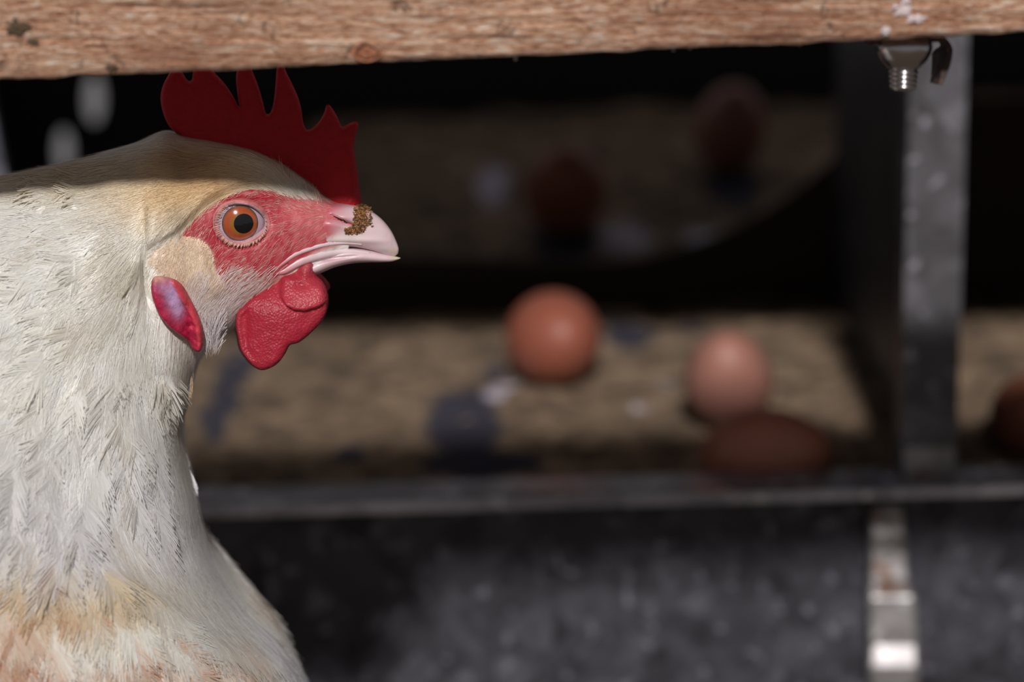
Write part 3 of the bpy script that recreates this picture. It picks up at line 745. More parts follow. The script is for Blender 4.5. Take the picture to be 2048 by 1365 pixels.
def groove(vs, low):
    out = []
    for v in vs:
        px, py = proj(v); s = 1 if v.y > 0 else -1; a = abs(v.y)
        if not low:
            # nostril pit, swollen lid over it, tomium edge
            t = np.clip((px - 660) / 50, 0, 1); yl = 431 + 20 * t
            if a > .002:
                a += 0.0011 * gs(px, py, 690, 432, 24, 9) + .0006 * gs(px, py, 668, 448, 22, 9) - 0.0022 * math.exp(-((py - yl - 3) / 4.5) ** 2) * sstep(654, 664, px) * sstep(716, 702, px)
                a += 0.0006 * gs(px, py, 700, 482, 70, 7)
        else:
            if a > .002: a -= 0.0010 * math.exp(-((py - (519 + (660 - px) * .14)) / 3.0) ** 2) * sstep(740, 650, px); a += .0004 * gs(px, py, 690, 506, 70, 6)
        out.append(Vector((v.x, s * a, v.z)))
    return out
v_, f_ = loft(up, 12, 88, 0.80); v_ = groove(v_, False)
ub = fixn(mk('upper_beak', v_, f_, M['beak'], hen, True, [beakcol(False)(v) for v in v_]))
v_, f_ = loft(lo_, 12, 72, 0.85); v_ = groove(v_, True)
lbk = fixn(mk('lower_beak', v_, f_, M['beak'], hen, True, [beakcol(True)(v) for v in v_]))
ubv = [v.co.copy() for v in ub.data.vertices]; UBVH = BVHTree.FromPolygons(ubv, [tuple(p.vertices) for p in ub.data.polygons])
def bsurf(px, py):
    h = UBVH.ray_cast(CAM, (P(px, py, 1) - CAM).normalized()); return h[0] if h[0] is not None else None
LBVH = BVHTree.FromPolygons([v.co.copy() for v in lbk.data.vertices], [tuple(p.vertices) for p in lbk.data.polygons])
def allsurf(px, py):
    d = (P(px, py, 1) - CAM).normalized(); hs = [h for h in (t.ray_cast(CAM, d) for t in (BVH, UBVH, LBVH)) if h[0] is not None]
    return min(hs, key=lambda h: h[3])[0] if hs else H(px, py, -.006)
GAPE = []
for nm, path, rads in (('upper_gape_fold', [(724, 489), (694, 486), (664, 487), (640, 491), (615, 499), (588, 510), (565, 527), (550, 541)], (1.5, 3, 4.5, 5, 5, 5, 4, 2)),
                       ('lower_gape_fold', [(740, 506), (700, 504), (662, 506), (635, 511), (612, 518), (590, 528), (568, 542), (551, 548)], (1.5, 6, 9, 10, 10, 9, 7, 2.5))):
    pc = catmull(path, 6); rc = catmull([(r, 0) for r in rads], 6)[:, 0]; GAPE.append(pc)
    ys = np.array([allsurf(a, b).y for a, b in pc]); ys = np.convolve(np.pad(ys, 3, 'edge'), np.ones(7) / 7, 'valid')
    pts = [H(a, b, y + r * .62 * DIST / FPX) for (a, b), y, r in zip(pc, ys, rc)]
    v_, f_ = tube(pts, [r * DIST / FPX for r in rc], 16)
    cs = []
    for v in v_:
        px, py = proj(v); c = lin((228, 204, 210)); c = mixc(c, lin((204, 96, 104)), 1 - sstep(556, 592, px)); c = mixc(c, lin((214, 150, 156)), .5 * (1 - sstep(590, 640, px))); cs.append(c)
    fixn(mk(nm, v_, f_, M['beak'], hen, True, cs))
GA = np.concatenate(GAPE)
# dark slit inside the nostril
nv_, nf_ = [], []
cl = catmull([(660, 434), (666, 432), (674, 435), (684, 440), (694, 446), (706, 451)], 5)
for i, (a, b) in enumerate(cl):
    t = i / (len(cl) - 1); w_ = 4.4 * math.sin(math.pi * min(1, t * 1.05 + .12)) ** .6 + .3
    for k, s in enumerate((-1, 0, 1)):
        h = bsurf(a + s * w_ * .3, b + s * w_); h = h if h else H(a, b, -.007)
        nv_.append(h + Vector((0, -0.00012 - (.00025 if k != 1 else 0) * 0, 0)))
for i in range(len(cl) - 1):
    for k in range(2): nf_.append((i * 3 + k, i * 3 + k + 1, (i + 1) * 3 + k + 1, (i + 1) * 3 + k))
mk('nostril', nv_, nf_, M['nost'], ub)
# dried mud between comb and beak: many small crumbs
cv, cf, cc = [], [], []
for i in range(1100):
    t = random.random(); cx = random.gauss(722 - 6 * (t > .75), 7 + 6 * t); cy = 412 + 56 * t + random.gauss(0, 2)
    if t > .72: cx = random.uniform(690, 728); cy = random.uniform(456, 468) - (cx - 700) * .1
    if cx > 744 or cx < 688 or (cx < 706 and cy < 453): continue
    h = bsurf(cx, cy) or H(cx, cy, -0.001)
    s = random.uniform(.00014, .00042); p = h + Vector((random.uniform(-1, 1), -.4, random.uniform(-1, 1))) * s * .6
    k = len(cv); col = random.choice([lin((96, 66, 40)), lin((150, 104, 40)), lin((70, 48, 36)), lin((180, 120, 88)), lin((120, 86, 50))])
    R = Matrix.Rotation(random.random() * 6, 3, Vector((random.random() - .5, random.random() - .5, random.random() - .5)).normalized())
    for q in ((1.6, 0, 0), (-1.6, 0, 0), (0, .8, 0), (0, -.8, 0), (0, 0, .8), (0, 0, -.8)): cv.append(p + R @ (Vector(q) * s)); cc.append(col)
    cf += [(k, k + 2, k + 4), (k + 2, k + 1, k + 4), (k + 1, k + 3, k + 4), (k + 3, k, k + 4), (k + 2, k, k + 5), (k + 1, k + 2, k + 5), (k + 3, k + 1, k + 5), (k, k + 3, k + 5)]
cr = mk('dried_mud', cv, cf, M['crust'], hen, False, cc); cr['kind'] = 'stuff'; cr['label'] = 'brown mud crust at the base of the beak'

# ---- eyes
ER = 0.0085
inn = catmull([(439, 447), (443, 428), (455, 415), (474, 410.5), (496, 413), (514, 423), (526, 437), (527, 452), (516, 464), (500, 474), (482, 480), (462, 477), (447, 465)], 6, True)
outr = catmull([(420, 452), (425, 425), (441, 406), (470, 396), (502, 399), (528, 413), (542, 434), (543, 458), (531, 478), (508, 492), (484, 499), (455, 494), (432, 478)], 6, True)
yface = sum(surf(*(np.array((484, 447)) + (q - np.array((484, 447))) * 1.08))[0].y for q in outr) / len(outr)
ec_ = H(474, 437, yface + ER - 0.0012)
def sphere_pt(dirv, r): return ec_ + dirv * r
ax = None
def cap(name, ctr_px, r0, r1, rings, R, colf, parent, lift=0.0):
    # cap of the eyeball facing the pixel ctr_px; r0,r1 are px radii (ellipse slightly wider than tall)
    t = H(ctr_px[0], ctr_px[1], ec_.y); off = Vector((t.x - ec_.x, 0, t.z - ec_.z)); oy = math.sqrt(max(R * R - off.length_squared, 1e-9))
    a = (off + Vector((0, -oy, 0))).normalized(); u = Vector((1, 0, 0)); u = (u - a * u.dot(a)).normalized(); w = a.cross(u)
    sc = DIST / FPX; vs, fs, cs = [], [], []
    for i in range(rings + 1):
        rp = (r0 + (r1 - r0) * i / rings); th = math.asin(min(.999, rp * sc / R))
        for k in range(48):
            an = 2 * math.pi * k / 48; vs.append(ec_ + (a * math.cos(th) + (u * math.cos(an) + w * math.sin(an)) * math.sin(th)) * (R + lift)); cs.append(colf(i / rings, an))
    for i in range(rings):
        for k in range(48): fs.append((i * 48 + k, i * 48 + (k + 1) % 48, (i + 1) * 48 + (k + 1) % 48, (i + 1) * 48 + k))
    if r0 < .5: pass
    return fixn(mk(name, vs, fs, M['eye'], parent, True, cs))
eb_ = []; ef_ = []
for i in range(25):
    for k in range(32):
        t = math.pi * i / 24; a = 2 * math.pi * k / 32; eb_.append(ec_ + Vector((math.sin(t) * math.cos(a), -math.cos(t), math.sin(t) * math.sin(a))) * ER)
for i in range(24):
    for k in range(32): ef_.append((i * 32 + k, i * 32 + (k + 1) % 32, (i + 1) * 32 + (k + 1) % 32, (i + 1) * 32 + k))
eye = fixn(mk('eye', eb_, ef_, M['eye'], hen, True, [lin((196, 172, 184))] * len(eb_)))
def irisc(s, an):
    s = max(0, (s * 27 - 9) / 18)
    c = mixc(lin((140, 110, 40)), lin((176, 84, 46)), sstep(0, .35, s)); c = mixc(c, lin((156, 66, 40)), .6 * (0.5 + .5 * noise.noise(Vector((math.cos(an) * 6, math.sin(an) * 6, s * 2)))))
    c = mixc(c, lin((120, 84, 56)), sstep(.72, .86, s)); return mixc(c, lin((52, 52, 70)), sstep(.86, .97, s))
ir = cap('iris', (487, 441), 8, 35, 14, ER, irisc, eye, 0.00012)
pu = cap('pupil', (493, 440), 0.01, 19, 8, ER, lambda s, a: (0.002, 0.002, 0.004), eye, 0.00022)
# eyelid: inner rim on the eyeball, outer merging in the face
lv_, lf_, lcl = [], [], []
NR = 9; nl = len(inn)
for r_ in range(NR + 1):
    s = r_ / NR
    for k in range(nl):
        q = inn[k] * (1 - s) + outr[k] * s; px, py = q
        b = H(px, py, ec_.y); rr = ER ** 2 - (b.x - ec_.x) ** 2 - (b.z - ec_.z) ** 2
        ye = ec_.y - math.sqrt(max(rr, 0)); ysf = surf(px, py)[0].y
        b2 = H(inn[k][0], inn[k][1], ec_.y); r2 = ER ** 2 - (b2.x - ec_.x) ** 2 - (b2.z - ec_.z) ** 2; yin = ec_.y - math.sqrt(max(r2, 0))
        yso = surf(*(np.array((484, 447)) + (outr[k] - np.array((484, 447))) * 1.08))[0].y + .0003
        y = yin * (1 - s) + yso * s - 0.0011 * math.sin(math.pi * min(1, s * 1.15)) ** .8 + (0.0008 if r_ == NR else 0) + (0.0010 if r_ == 0 else 0)
        y += 0.00022 * math.sin(s * 16 + 1.5 * noise.noise(Vector((px * .05, py * .05, 0)))) * (0.2 < s < .95)
        hp = H(px, py, y); lv_.append(hp)
        ang = math.atan2(py - 447, px - 484)
        c = mixc(lin((206, 176, 190)), lin((188, 116, 118)), sstep(.12, .4, s)); c = mixc(c, lin((120, 72, 68)), (.25 + .75 * sstep(0.2, .9, math.sin(ang))) * sstep(.45, .8, s)); c = mixc(c, lin((200, 110, 114)), sstep(.3, .6, s) * sstep(-.2, -.8, math.sin(ang)) * .7)
        if r_ == 0: c = lin((70, 50, 58))
        lcl.append(mixc(c, tuple(x * .6 for x in c), max(0, noise.noise(Vector((px * .2, py * .2, 1))))))
for r_ in range(NR):
    for k in range(nl): lf_.append((r_ * nl + k, r_ * nl + (k + 1) % nl, (r_ + 1) * nl + (k + 1) % nl, (r_ + 1) * nl + k))
el = fixn(mk('eyelid', lv_, lf_, M['lid'], hen, True, lcl))
e2 = mirror(eye, 'eye'); mirror(el, 'eyelid')
for o in (ir, pu): c = mirror(o, o.name.split('.')[0]); c.parent = e2

# ---- plumage
FLOW = [(500, 325, -1, -.1), (430, 325, -.95, .12), (350, 300, -1, .1), (250, 330, -1, .22), (100, 370, -1, .15), (0, 400, -1, .12), (560, 350, -.9, -.45), (600, 380, -.6, -.75), (460, 390, -.88, .45), (400, 418, -.78, .62), (350, 455, -.78, .62),
        (250, 420, -.95, .3), (150, 480, -.9, .42), (50, 500, -.85, .5), (280, 520, -.6, .8), (200, 600, -.75, .7), (100, 680, -.65, .75), (300, 620, -.15, 1), (320, 700, .15, 1), (350, 760, .22, 1), (250, 720, -.25, 1), (150, 800, -.5, .85), (50, 850, -.6, .8), (-80, 700, -.9, .5),
        (300, 900, .05, 1), (370, 900, .15, 1), (150, 1000, -.3, .95), (50, 1000, -.4, .9), (250, 1050, 0, 1), (400, 1060, .35, 1), (450, 1150, .6, .9), (350, 1150, .5, .8), (520, 1230, .7, .8), (580, 1310, .6, .9), (400, 1250, .8, .5), (300, 1230, .85, .4), (150, 1250, .3, .9),
        (50, 1250, -.1, 1), (450, 1330, .75, .7), (200, 1330, .35, .9), (-150, 1200, -.5, .8), (-400, 900, -1, .3), (-800, 900, -1, .2), (-300, 1500, -.8, .6), (200, 1600, .1, 1), (560, 520, -.8, .55), (500, 560, -.88, .45), (450, 600, -.75, .62), (430, 650, -.5, .85), (520, 600, -.85, .5), (600, 490, -.8, .5), (650, 470, -.8, .4), (400, 560, -.5, .8), (380, 520, .1, 1), (425, 690, .15, 1), (400, 460, -.6, .7), (485, 520, -.9, .3), (440, 520, -.6, .6)]
FA = np.array(FLOW)
def flow(px, py):
    d2 = (FA[:, 0] - px) ** 2 + (FA[:, 1] - py) ** 2; k = 1 / (d2 + 900) ** 1.6; v = (FA[:, 2:] * k[:, None]).sum(0); return v / (np.linalg.norm(v) + 1e-9)
tri = []
for f in ff:
    tri.append((f[0], f[1], f[2]))
    if len(f) == 4: tri.append((f[0], f[2], f[3]))
tri = np.array(tri); VA = np.array(vv); TA = VA[tri]
area = np.linalg.norm(np.cross(TA[:, 1] - TA[:, 0], TA[:, 2] - TA[:, 0]), axis=1) / 2
cen = TA.mean(1)
def projA(c):
    q = np.stack([c[:, 0], -np.abs(c[:, 1]), c[:, 2]], 1) - np.array(CAM); d = q @ np.array(FW)
    return W / 2 + q[:, 0] / d * FPX, Hh / 2 - (q @ np.array(UP)) / d * FPX
tpx, tpy = projA(cen)
def sample(density, n):
    w = area * density; w = w / w.sum(); idx = np.random.choice(len(tri), n, p=w); r1 = np.sqrt(np.random.rand(n)); r2 = np.random.rand(n)
    return TA[idx, 0] * (1 - r1)[:, None] + TA[idx, 1] * (r1 * (1 - r2))[:, None] + TA[idx, 2] * (r1 * r2)[:, None]
def in_face(px, py, m=6):
    if px < 300 or py < 370 or py > 600: return False
    return sdf(FACE, px, py) < m
def bare(px, py):
    return (inpoly(LOBE_A, px, py))
LOBE_A = np.array(lobe_o, float)
class Strips:
    def __init__(s): s.v, s.f, s.c, s.u = [], [], [], []
    def add(s, rows, cols, uvs):
        k = len(s.v); n = len(rows[0])
        for r, c, u in zip(rows, cols, uvs): s.v += r; s.c += c; s.u += u
        for i in range(len(rows) - 1):
            for j in range(n - 1): s.f.append((k + i * n + j, k + i * n + j + 1, k + (i + 1) * n + j + 1, k + (i + 1) * n + j))
def tang(p, n, px, py, jit):
    v = flow(px, py); a = random.gauss(0, jit); v = (v[0] * math.cos(a) - v[1] * math.sin(a), v[0] * math.sin(a) + v[1] * math.cos(a))
    d = Vector((v[0], 0, -v[1])); d = d - n * d.dot(n); return d.normalized() if d.length > .05 else n.orthogonal().normalized()
def outn(co, n):
    return n if (n.y * co.y >= 0 or abs(co.y) < 0.002) else n
class Barbs:
    def __init__(s): s.v, s.c, s.n = [], [], 0
BT = np.array((0.0, 0.5, 1.0))
def vane(S_, p, L, Wd, tip, jit, l0, l1, nseg=6, K=22):
    h = BVH.find_nearest(p)
    if h[0] is None: return
    p, n = h[0], h[1]; px, py = proj(p); d = tang(p, n, px, py, jit)
    c0 = p; br = random.uniform(.94, 1.03); bend = random.gauss(0, .12); C_, N_, D_, F_ = [], [], [], []
    for i in range(nseg + 1):
        if i:
            c0 = c0 + d * (L / nseg); h = BVH.find_nearest(c0); c0, n = h[0], h[1]; d = (d - n * d.dot(n)).normalized(); d = Matrix.Rotation(bend / nseg, 3, n) @ d
        t = i / nseg; C_.append(c0 + n * (l0 + (l1 - l0) * t ** 1.3)); N_.append(n.copy()); D_.append(d.copy())
        if i % 3 == 0 or (py > 1040 and px > -230): F_.append(fcol(*proj(c0)))
    C_, N_, D_, F_ = np.array(C_), np.array(N_), np.array(D_), np.array(F_)
    tk = (np.arange(K) + .5) / K; g = np.linspace(0, 1, nseg + 1); gf = np.linspace(0, 1, len(F_))
    it = lambda A, x, gg=g: np.stack([np.interp(x, gg, A[:, q]) for q in range(3)], 1)
    c, n, d, col = it(C_, tk), it(N_, tk), it(D_, tk), it(F_, tk, gf) * br
    b = np.cross(n, d); b /= np.linalg.norm(b, axis=1)[:, None]
    w = .5 * Wd * np.minimum(1, (tk + .15) / .35) ** .7 * np.maximum(.06, 1 - np.maximum(0, (tk - .5) / .5) ** tip) ** .6
    sp = L / K
    for sd_ in (-1, 1):
        ww = w * (1 + .10 * np.random.randn(K)); fw = (1.15 + .7 * tk) * ww * (1 + .08 * np.random.randn(K)) ; wob = sp * .25 * np.random.randn(K)
        sec = []
        for q in BT:
            ctr = c + b * (sd_ * ww * q * (1 - .10 * q))[:, None] + d * (fw * q * (.8 + .2 * q) + wob * q)[:, None] - n * ((.00012 + .03 * ww) * q * q)[:, None]
            hw = sp * (.62, .62, .46)[int(q * 2)]
            sec += [ctr - d * hw, ctr + d * hw]
        S_.v.append(np.stack(sec, 1).reshape(-1, 3)); shade = (1 + .03 * np.random.randn(K))[:, None]
        S_.c.append(np.repeat(np.clip(col * shade, 0, .93), 6, 0)); S_.n += K
    # shaft
    m = len(C_); bb = np.cross(N_, D_); hw = np.linspace(.00022, .00005, m)[:, None]
    for i in range(m - 1):
        a0, a1 = C_[i] + N_[i] * .00012, C_[i + 1] + N_[i + 1] * .00012; am = (a0 + a1) / 2
        S_.v.append(np.stack([a0 - bb[i] * hw[i], a0 + bb[i] * hw[i], am - bb[i] * hw[i], am + bb[i] * hw[i], a1 - bb[i + 1] * hw[i + 1], a1 + bb[i + 1] * hw[i + 1]])); S_.c.append(np.repeat(np.clip(F_[:1] * 1.05, 0, .93), 6, 0)); S_.n += 1
def mk_barbs(name, S_, mat, parent):
    V = np.concatenate(S_.v).astype(np.float32); Cc = np.concatenate(S_.c); nb = S_.n
    q = np.array([[0, 1, 3, 2], [2, 3, 5, 4]])[None] + (np.arange(nb) * 6)[:, None, None]; q = q.reshape(-1, 4).astype(np.int32)
    me = bpy.data.meshes.new(name); me.vertices.add(len(V)); me.vertices.foreach_set('co', V.ravel())
    me.loops.add(q.size); me.loops.foreach_set('vertex_index', q.ravel()); me.polygons.add(len(q)); me.polygons.foreach_set('loop_start', np.arange(0, q.size, 4, dtype=np.int32))
    me.polygons.foreach_set('use_smooth', np.ones(len(q), dtype=bool)); me.materials.append(mat); me.update(calc_edges=True)
    at = me.color_attributes.new('Col', 'FLOAT_COLOR', 'POINT'); at.data.foreach_set('color', np.concatenate([Cc, np.ones((len(Cc), 1))], 1).astype(np.float32).ravel())
    o = bpy.data.objects.new(name, me); COL.objects.link(o); o.parent = parent; return o
def strand(S_, p, L, wd, jit, l0, l1, col=None, nseg=3, curve=0.0):
    h = BVH.find_nearest(p)
    if h[0] is None: return
    p, n = h[0], h[1]; px, py = proj(p); d = tang(p, n, px, py, jit); c0 = p; rows, cols, uvs = [], [], []
    cb = col(px, py) if col else fcol(px, py); br = random.uniform(.90, 1.10); cb = tuple(min(.95, x * br) for x in cb); cu = random.gauss(0, .18) + curve
    for i in range(nseg + 1):
        t = i / nseg
        if i:
            c0 = c0 + d * (L / nseg); h = BVH.find_nearest(c0); c0, n = h[0], h[1]; d = d - n * d.dot(n); d = Matrix.Rotation(cu / nseg, 3, n) @ d.normalized()
        b = n.cross(d).normalized(); w = wd * (1 - t * .85); q = c0 + n * (l0 + (l1 - l0) * t)
        rows.append([q - b * w * .5, q + b * w * .5]); cols.append([cb] * 2); uvs.append([(.5, t)] * 2)
    S_.add(rows, cols, uvs)
near = np.where(cen[:, 1] < 0.004, 1.0, 0.22)
vis = (tpx > -220) & (tpy < 1480)
def zone(f): return np.array([f(x, y) for x, y in zip(tpx, tpy)])
NK, BR, HD, DN = Barbs(), Barbs(), Strips(), Strips()
# neck hackles
den = near * vis * np.where((tpy > 300) & (tpy < 1180) & (tpx < 420), 1.0, 0) * np.where((tpx > 300) & (tpy < 700), 0.25, 1)
for p in sample(den, 2300):
    px, py = proj(p)
    if in_face(px, py, 14) or (px > 296 and py < 715): continue
    k = sstep(420, 900, py); hd = sstep(200, 320, px) * (1 - sstep(420, 560, py))
    L = (0.017 + 0.010 * k) * random.uniform(.75, 1.25) * (1 - .5 * hd); vane(NK, Vector(p), L, (0.0060 + .0055 * k) * random.uniform(.7, 1.3) * (1 - .5 * hd), 1.8, .14, .0001, .0001 + .0003 * random.random(), 6, 30 + int(14 * k))
# breast contour feathers
den = near * vis * np.where(tpy > 1080, 1.0, 0)
for p in sample(den, 1300):
    px, py = proj(p)
    vane(BR, Vector(p), 0.021 * random.uniform(.8, 1.2), 0.0115 * random.uniform(.75, 1.2), 3.0, .12, .0001, .0002 + .0003 * random.random(), 6, 44)
# rest of the body outside the picture
den = np.where((~vis) & (tpx > -1500), 1.0, 0)
for p in sample(den, 1200):
    vane(BR, Vector(p), 0.032 * random.uniform(.8, 1.2), 0.018 * random.uniform(.75, 1.2), 3.0, .12, .0002, .0022, 5, 12)
# fine barbs over neck and breast
den = near * vis * np.where(tpy < 1180, 1.0, .45) * np.where((tpx > 430), .3, 1)
for p in sample(den, 14000):
    px, py = proj(p)
    if in_face(px, py, 4) or bare(px, py) or (px > 300 and 460 < py < 620 and sdf(PATCH, px, py) < 3): continue
    if px > 560 and py > 470: continue
    k = sstep(420, 900, py)
    strand(DN, Vector(p), (0.007 + .009 * k) * random.uniform(.6, 1.4), .00013, .16, .0003, .0006 + .0006 * random.random())
# head plumage: crown and ruff
den = near * np.where((tpy < 480) & (tpx > 230) & (tpx < 640), 1.0, 0)
for p in sample(den, 24000):
    px, py = proj(p)
    if in_face(px, py, -1): continue
    strand(HD, Vector(p), .0055 * random.uniform(.6, 1.4) * (1 - .4 * sstep(480, 600, px)), .00015, .13, .0001, .0003 + .0005 * random.random())
# jaw and throat bristles
den = near * np.where((tpy > 530) & (tpy < 730) & (tpx > 385) & (tpx < 600), 1.0, 0)
jc = lambda px, py: lin(mixc((236, 226, 230), (244, 222, 212), random.random()))
for p in sample(den, 7500):
    px, py = proj(p)
    if px > np.interp(py, (530, 560, 590, 640), (575, 550, 535, 600)) and py < 575: continue
    if random.random() > (.22 + .78 * sstep(545, 610, py) if px > 425 else 1): continue
    strand(HD, Vector(p), .0052 * random.uniform(.5, 1.4), .00016, .16, .0001, .0005 + .0007 * random.random(), jc)
# ear patch fur
den = near * np.where((tpy > 465) & (tpy < 610) & (tpx > 300) & (tpx < 470), 1.0, 0)
ecf = lambda px, py: lin(mixc((246, 224, 202), (236, 208, 176), random.random()))
for p in sample(den, 6500):
    px, py = proj(p); s = sdf(PATCH, px, py)
    if s > 4: continue
    strand(HD, Vector(p), .0026 * random.uniform(.6, 1.3), .00020, .35, .0001, .0006, ecf)
# sparse face bristles
den = near * np.where((tpy > 375) & (tpy < 600) & (tpx > 320) & (tpx < 700), 1.0, 0)
fcf = lambda px, py: lin(mixc((214, 140, 136), (232, 186, 172), random.random()))
for p in sample(den, 9000):
    px, py = proj(p)
    if not in_face(px, py, 8): continue
    if px > 540 and np.hypot(GA[:, 0] - px, GA[:, 1] - py).min() < 11: continue
    if ((px - 484) / 58) ** 2 + ((py - 447) / 50) ** 2 < 1: continue
    dens = .30 + .65 * sstep(500, 560, py) + .5 * gs(px, py, 600, 400, 60, 20)
    if random.random() > dens: continue
    strand(HD, Vector(p), .0026 * random.uniform(.5, 1.4) * (1 + .8 * sstep(520, 570, py)), .00011, .22, .0001, .0006 * random.random() + .0001, fcf, 3, .3)
# lashes around the lid
LS = Strips()
for k in range(90):
    a = 2 * math.pi * k / 90 + random.uniform(-.05, .05); q0 = np.array((484 + 47 * math.cos(a), 447 + 42 * math.sin(a))) ; q1 = q0 + np.array((math.cos(a) * 6 - 3, math.sin(a) * 6 + 2)) * random.uniform(.7, 1.3)
    for q in (0,):
        j = np.argmin([np.hypot(*(o - q0)) for o in outr]); y0 = surf(*outr[j])[0].y - .0013
        A = H(q0[0], q0[1], y0 - .0002); B = H(q1[0], q1[1], y0 - .0008); b = (B - A).cross(Vector((0, 1, 0))).normalized() * .00010
        LS.add([[A - b, A + b], [(A + B) / 2 - b * .8, (A + B) / 2 + b * .8], [B - b * .2, B + b * .2]], [[lin((226, 176, 150))] * 2] * 3, [[(0, 0)] * 2] * 3)
def free(S_, a, b, y0, y1, wd, col, bow=0.0):
    A, B = H(a[0], a[1], y0), H(b[0], b[1], y1); d = B - A; sd2 = d.cross(Vector((0, 1, 0))).normalized(); rows = []
    for i in range(5):
        t = i / 4; c = A + d * t + sd2 * bow * math.sin(math.pi * t) * d.length; w = wd * (1 - .85 * t) * .5; rows.append([c - sd2 * w, c + sd2 * w])
    S_.add(rows, [[col] * 2] * 5, [[(0, 0)] * 2] * 5)
TF = Strips(); U = random.uniform
def sil(py):
    x = 640
    while x > 250 and BVH.ray_cast(CAM, (P(x, py, 1) - CAM).normalized())[0] is None: x -= 3
    h = BVH.ray_cast(CAM, (P(x - 3, py, 1) - CAM).normalized())[0]
    return x, (h.y if h is not None else 0.0)
SIL = {py: sil(py) for py in range(700, 1361, 10)}
for i in range(170):      # chin tuft
    a = (U(402, 455), U(615, 684)); b = (a[0] * .4 + 426 * .6 - 4 + U(-7, 7), min(a[1] + U(22, 44), U(698, 720))); y = surf(min(a[0], 440), min(a[1], 662))[0].y
    free(TF, a, b, y - .0002, y - .0008, .00013, lin(mixc((222, 214, 220), (196, 186, 188), random.random())), U(-.1, .05))
def edge_strand(py, L, wd, col, outw, back=10):
    k = int(py // 10) * 10; x, y = SIL[min(max(k, 700), 1350)]; k2 = min(k + 40, 1360); x2, y2 = SIL[k2]; sl = (x2 - x) / max(k2 - k, 1)
    free(TF, (x - back + U(-3, 2), py), (x - back * .3 + sl * L + outw, py + L), y - .0004, y2 - .0004, wd, col, U(-.05, .08))
for i in range(26): edge_strand(U(745, 775), U(28, 44), .00022, lin(mixc((226, 190, 146), (206, 172, 132), random.random())), U(4, 9), 8)
for i in range(420): edge_strand(U(725, 1340), U(16, 44), U(.0001, .00028), lin(mixc((236, 234, 238), (214, 208, 206), random.random())), U(0, 5))
for i in range(40): edge_strand(U(925, 945), U(36, 52), .0003, lin((232, 230, 236)), U(4, 10), 8)
for i in range(60):       # fine feathers standing against the comb
    t = random.random(); a = (560 + 80 * t + U(-4, 4), 338 + 62 * t + U(0, 10)); y = surf(*a)[0].y
    free(TF, a, (a[0] - 10 + U(-6, 10), a[1] - U(12, 30)), y - .0002, y * .6 - .003, .00013, lin((226, 190, 170)), U(-.15, .15))
for i in range(26):       # dark broken barbs and specks on the stained breast
    a = (U(108, 132), U(1170, 1200)); y = surf(*a)[0].y - .0008; free(TF, a, (a[0] + U(14, 30), a[1] + U(14, 30)), y, y - .0004, U(.00008, .0002), lin(mixc((92, 50, 32), (150, 92, 62), random.random())), U(-.1, .1))
for i in range(70):
    a = (U(10, 400), U(380, 1340)); y = surf(*a)[0].y - .0009
    if a[0] > 290 and a[1] < 720: continue
    v = flow(*a); L = U(5, 16); free(TF, a, (a[0] + v[0] * L, a[1] + v[1] * L), y, y - .0001, U(.0001, .0002), lin(mixc((150, 120, 80), (110, 84, 60), random.random())), U(-.2, .2))
for nm, s_, mt in (('loose_tufts', TF, 'down'), ('head_feathers', HD, 'down'), ('feather_barbs', DN, 'down'), ('lash_bristles', LS, 'down')):
    o = mk(nm, s_.v, s_.f, M[mt], hen, True, s_.c, s_.u); o['kind'] = 'stuff'
for nm, s_ in (('neck_feathers', NK), ('breast_feathers', BR)): mk_barbs(nm, s_, M['feather'], hen)['kind'] = 'stuff'

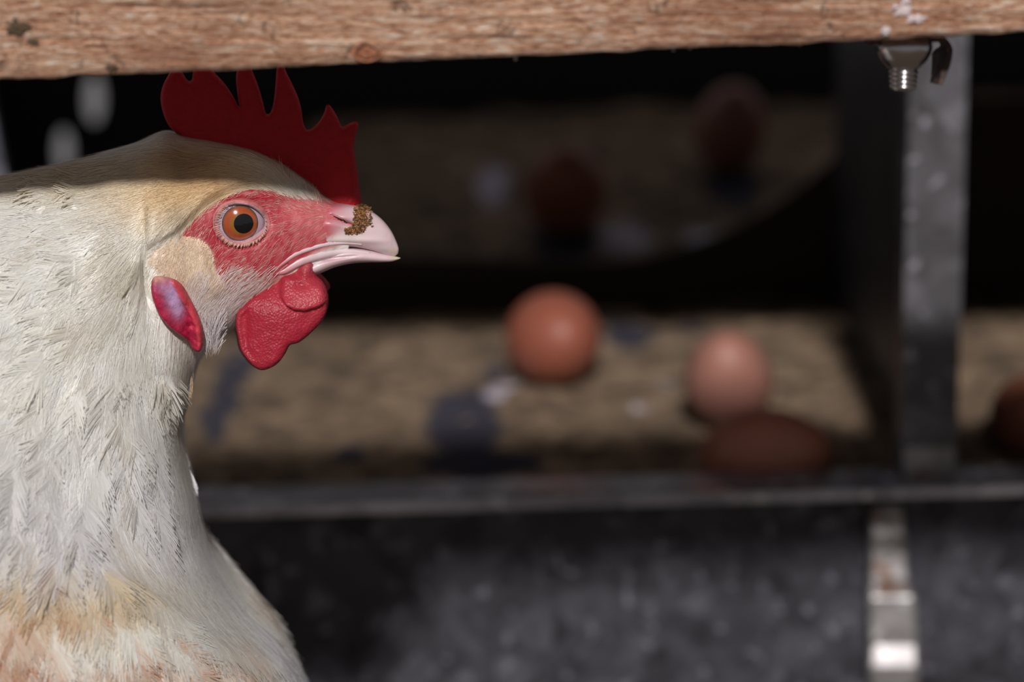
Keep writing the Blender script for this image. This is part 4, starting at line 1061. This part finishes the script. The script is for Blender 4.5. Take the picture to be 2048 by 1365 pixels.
# ---- wings, tail, legs (beyond the picture edge)
WG = [(-120, 800), (-260, 660), (-520, 600), (-900, 640), (-1300, 720), (-1560, 800), (-1350, 1050), (-1000, 1250), (-600, 1340), (-300, 1200)]
for s in (-1, 1):
    o = pillow('wing', WG, lambda a, b: surf(max(a, -1400), b)[0].y * .97, lambda a, b, d: .006 * (1 - math.exp(-d / 60)), M['skin'], hen, 40, 3, lambda a, b, d: lin(WHITE)) if s < 0 else mirror(o, 'wing')
for k in range(7):
    a = (k - 3) * .13; c = H(-1500, 520 + abs(k - 3) * 20, 0)
    vs, fs = [], []
    for i in range(9):
        t = i / 8; cx = c + Vector((-.15 * t * math.cos(a), .10 * t * math.sin(a) + (k - 3) * .004, .10 * t - .05 * t * t)); w = .014 * math.sin(math.pi * min(.97, .15 + t * .85)) ** .5
        vs += [cx + Vector((0, 0, w)), cx + Vector((.0, -.002, 0)), cx - Vector((0, 0, w)), cx + Vector((0, .002, 0))]
    for i in range(8):
        for j in range(4): fs.append((i * 4 + j, i * 4 + (j + 1) % 4, (i + 1) * 4 + (j + 1) % 4, (i + 1) * 4 + j))
    fixn(mk('tail_feather', vs, fs, M['skin'], hen, True, [lin(WHITE)] * len(vs)))
for s in (-1, 1):
    hip = H(-250, 1750, 0); x0, y0 = hip.x, s * 0.045
    v_, f_ = tube([(x0, y0, hip.z + .03), (x0 - .004, y0, hip.z), (x0 - .012, y0, hip.z - .03), (x0 - .022, y0, .092)], [.034, .030, .018, .009], 14); fixn(mk('thigh', v_, f_, M['skin'], hen, True, [lin(WHITE)] * len(v_)))
    v_, f_ = tube([(x0 - .020, y0, .10), (x0 - .024, y0, .085), (x0 - .015, y0, .045), (x0, y0, .012)], [.006, .0075, .006, .007], 14)
    lg = fixn(mk('leg', v_, f_, M['legskin'], hen))
    for an, L in ((0, .055), (.6, .045), (-.6, .045), (math.pi, .025)):
        e = Vector((math.cos(an), math.sin(an), 0)) * L
        v_, f_ = tube([(x0, y0, .010), Vector((x0, y0, .008)) + e * .5, Vector((x0, y0, .006)) + e * .9, Vector((x0, y0, .002)) + e * 1.12], [.006, .0052, .0045, .001], 10); fixn(mk('toe', v_, f_, M['legskin'], lg))
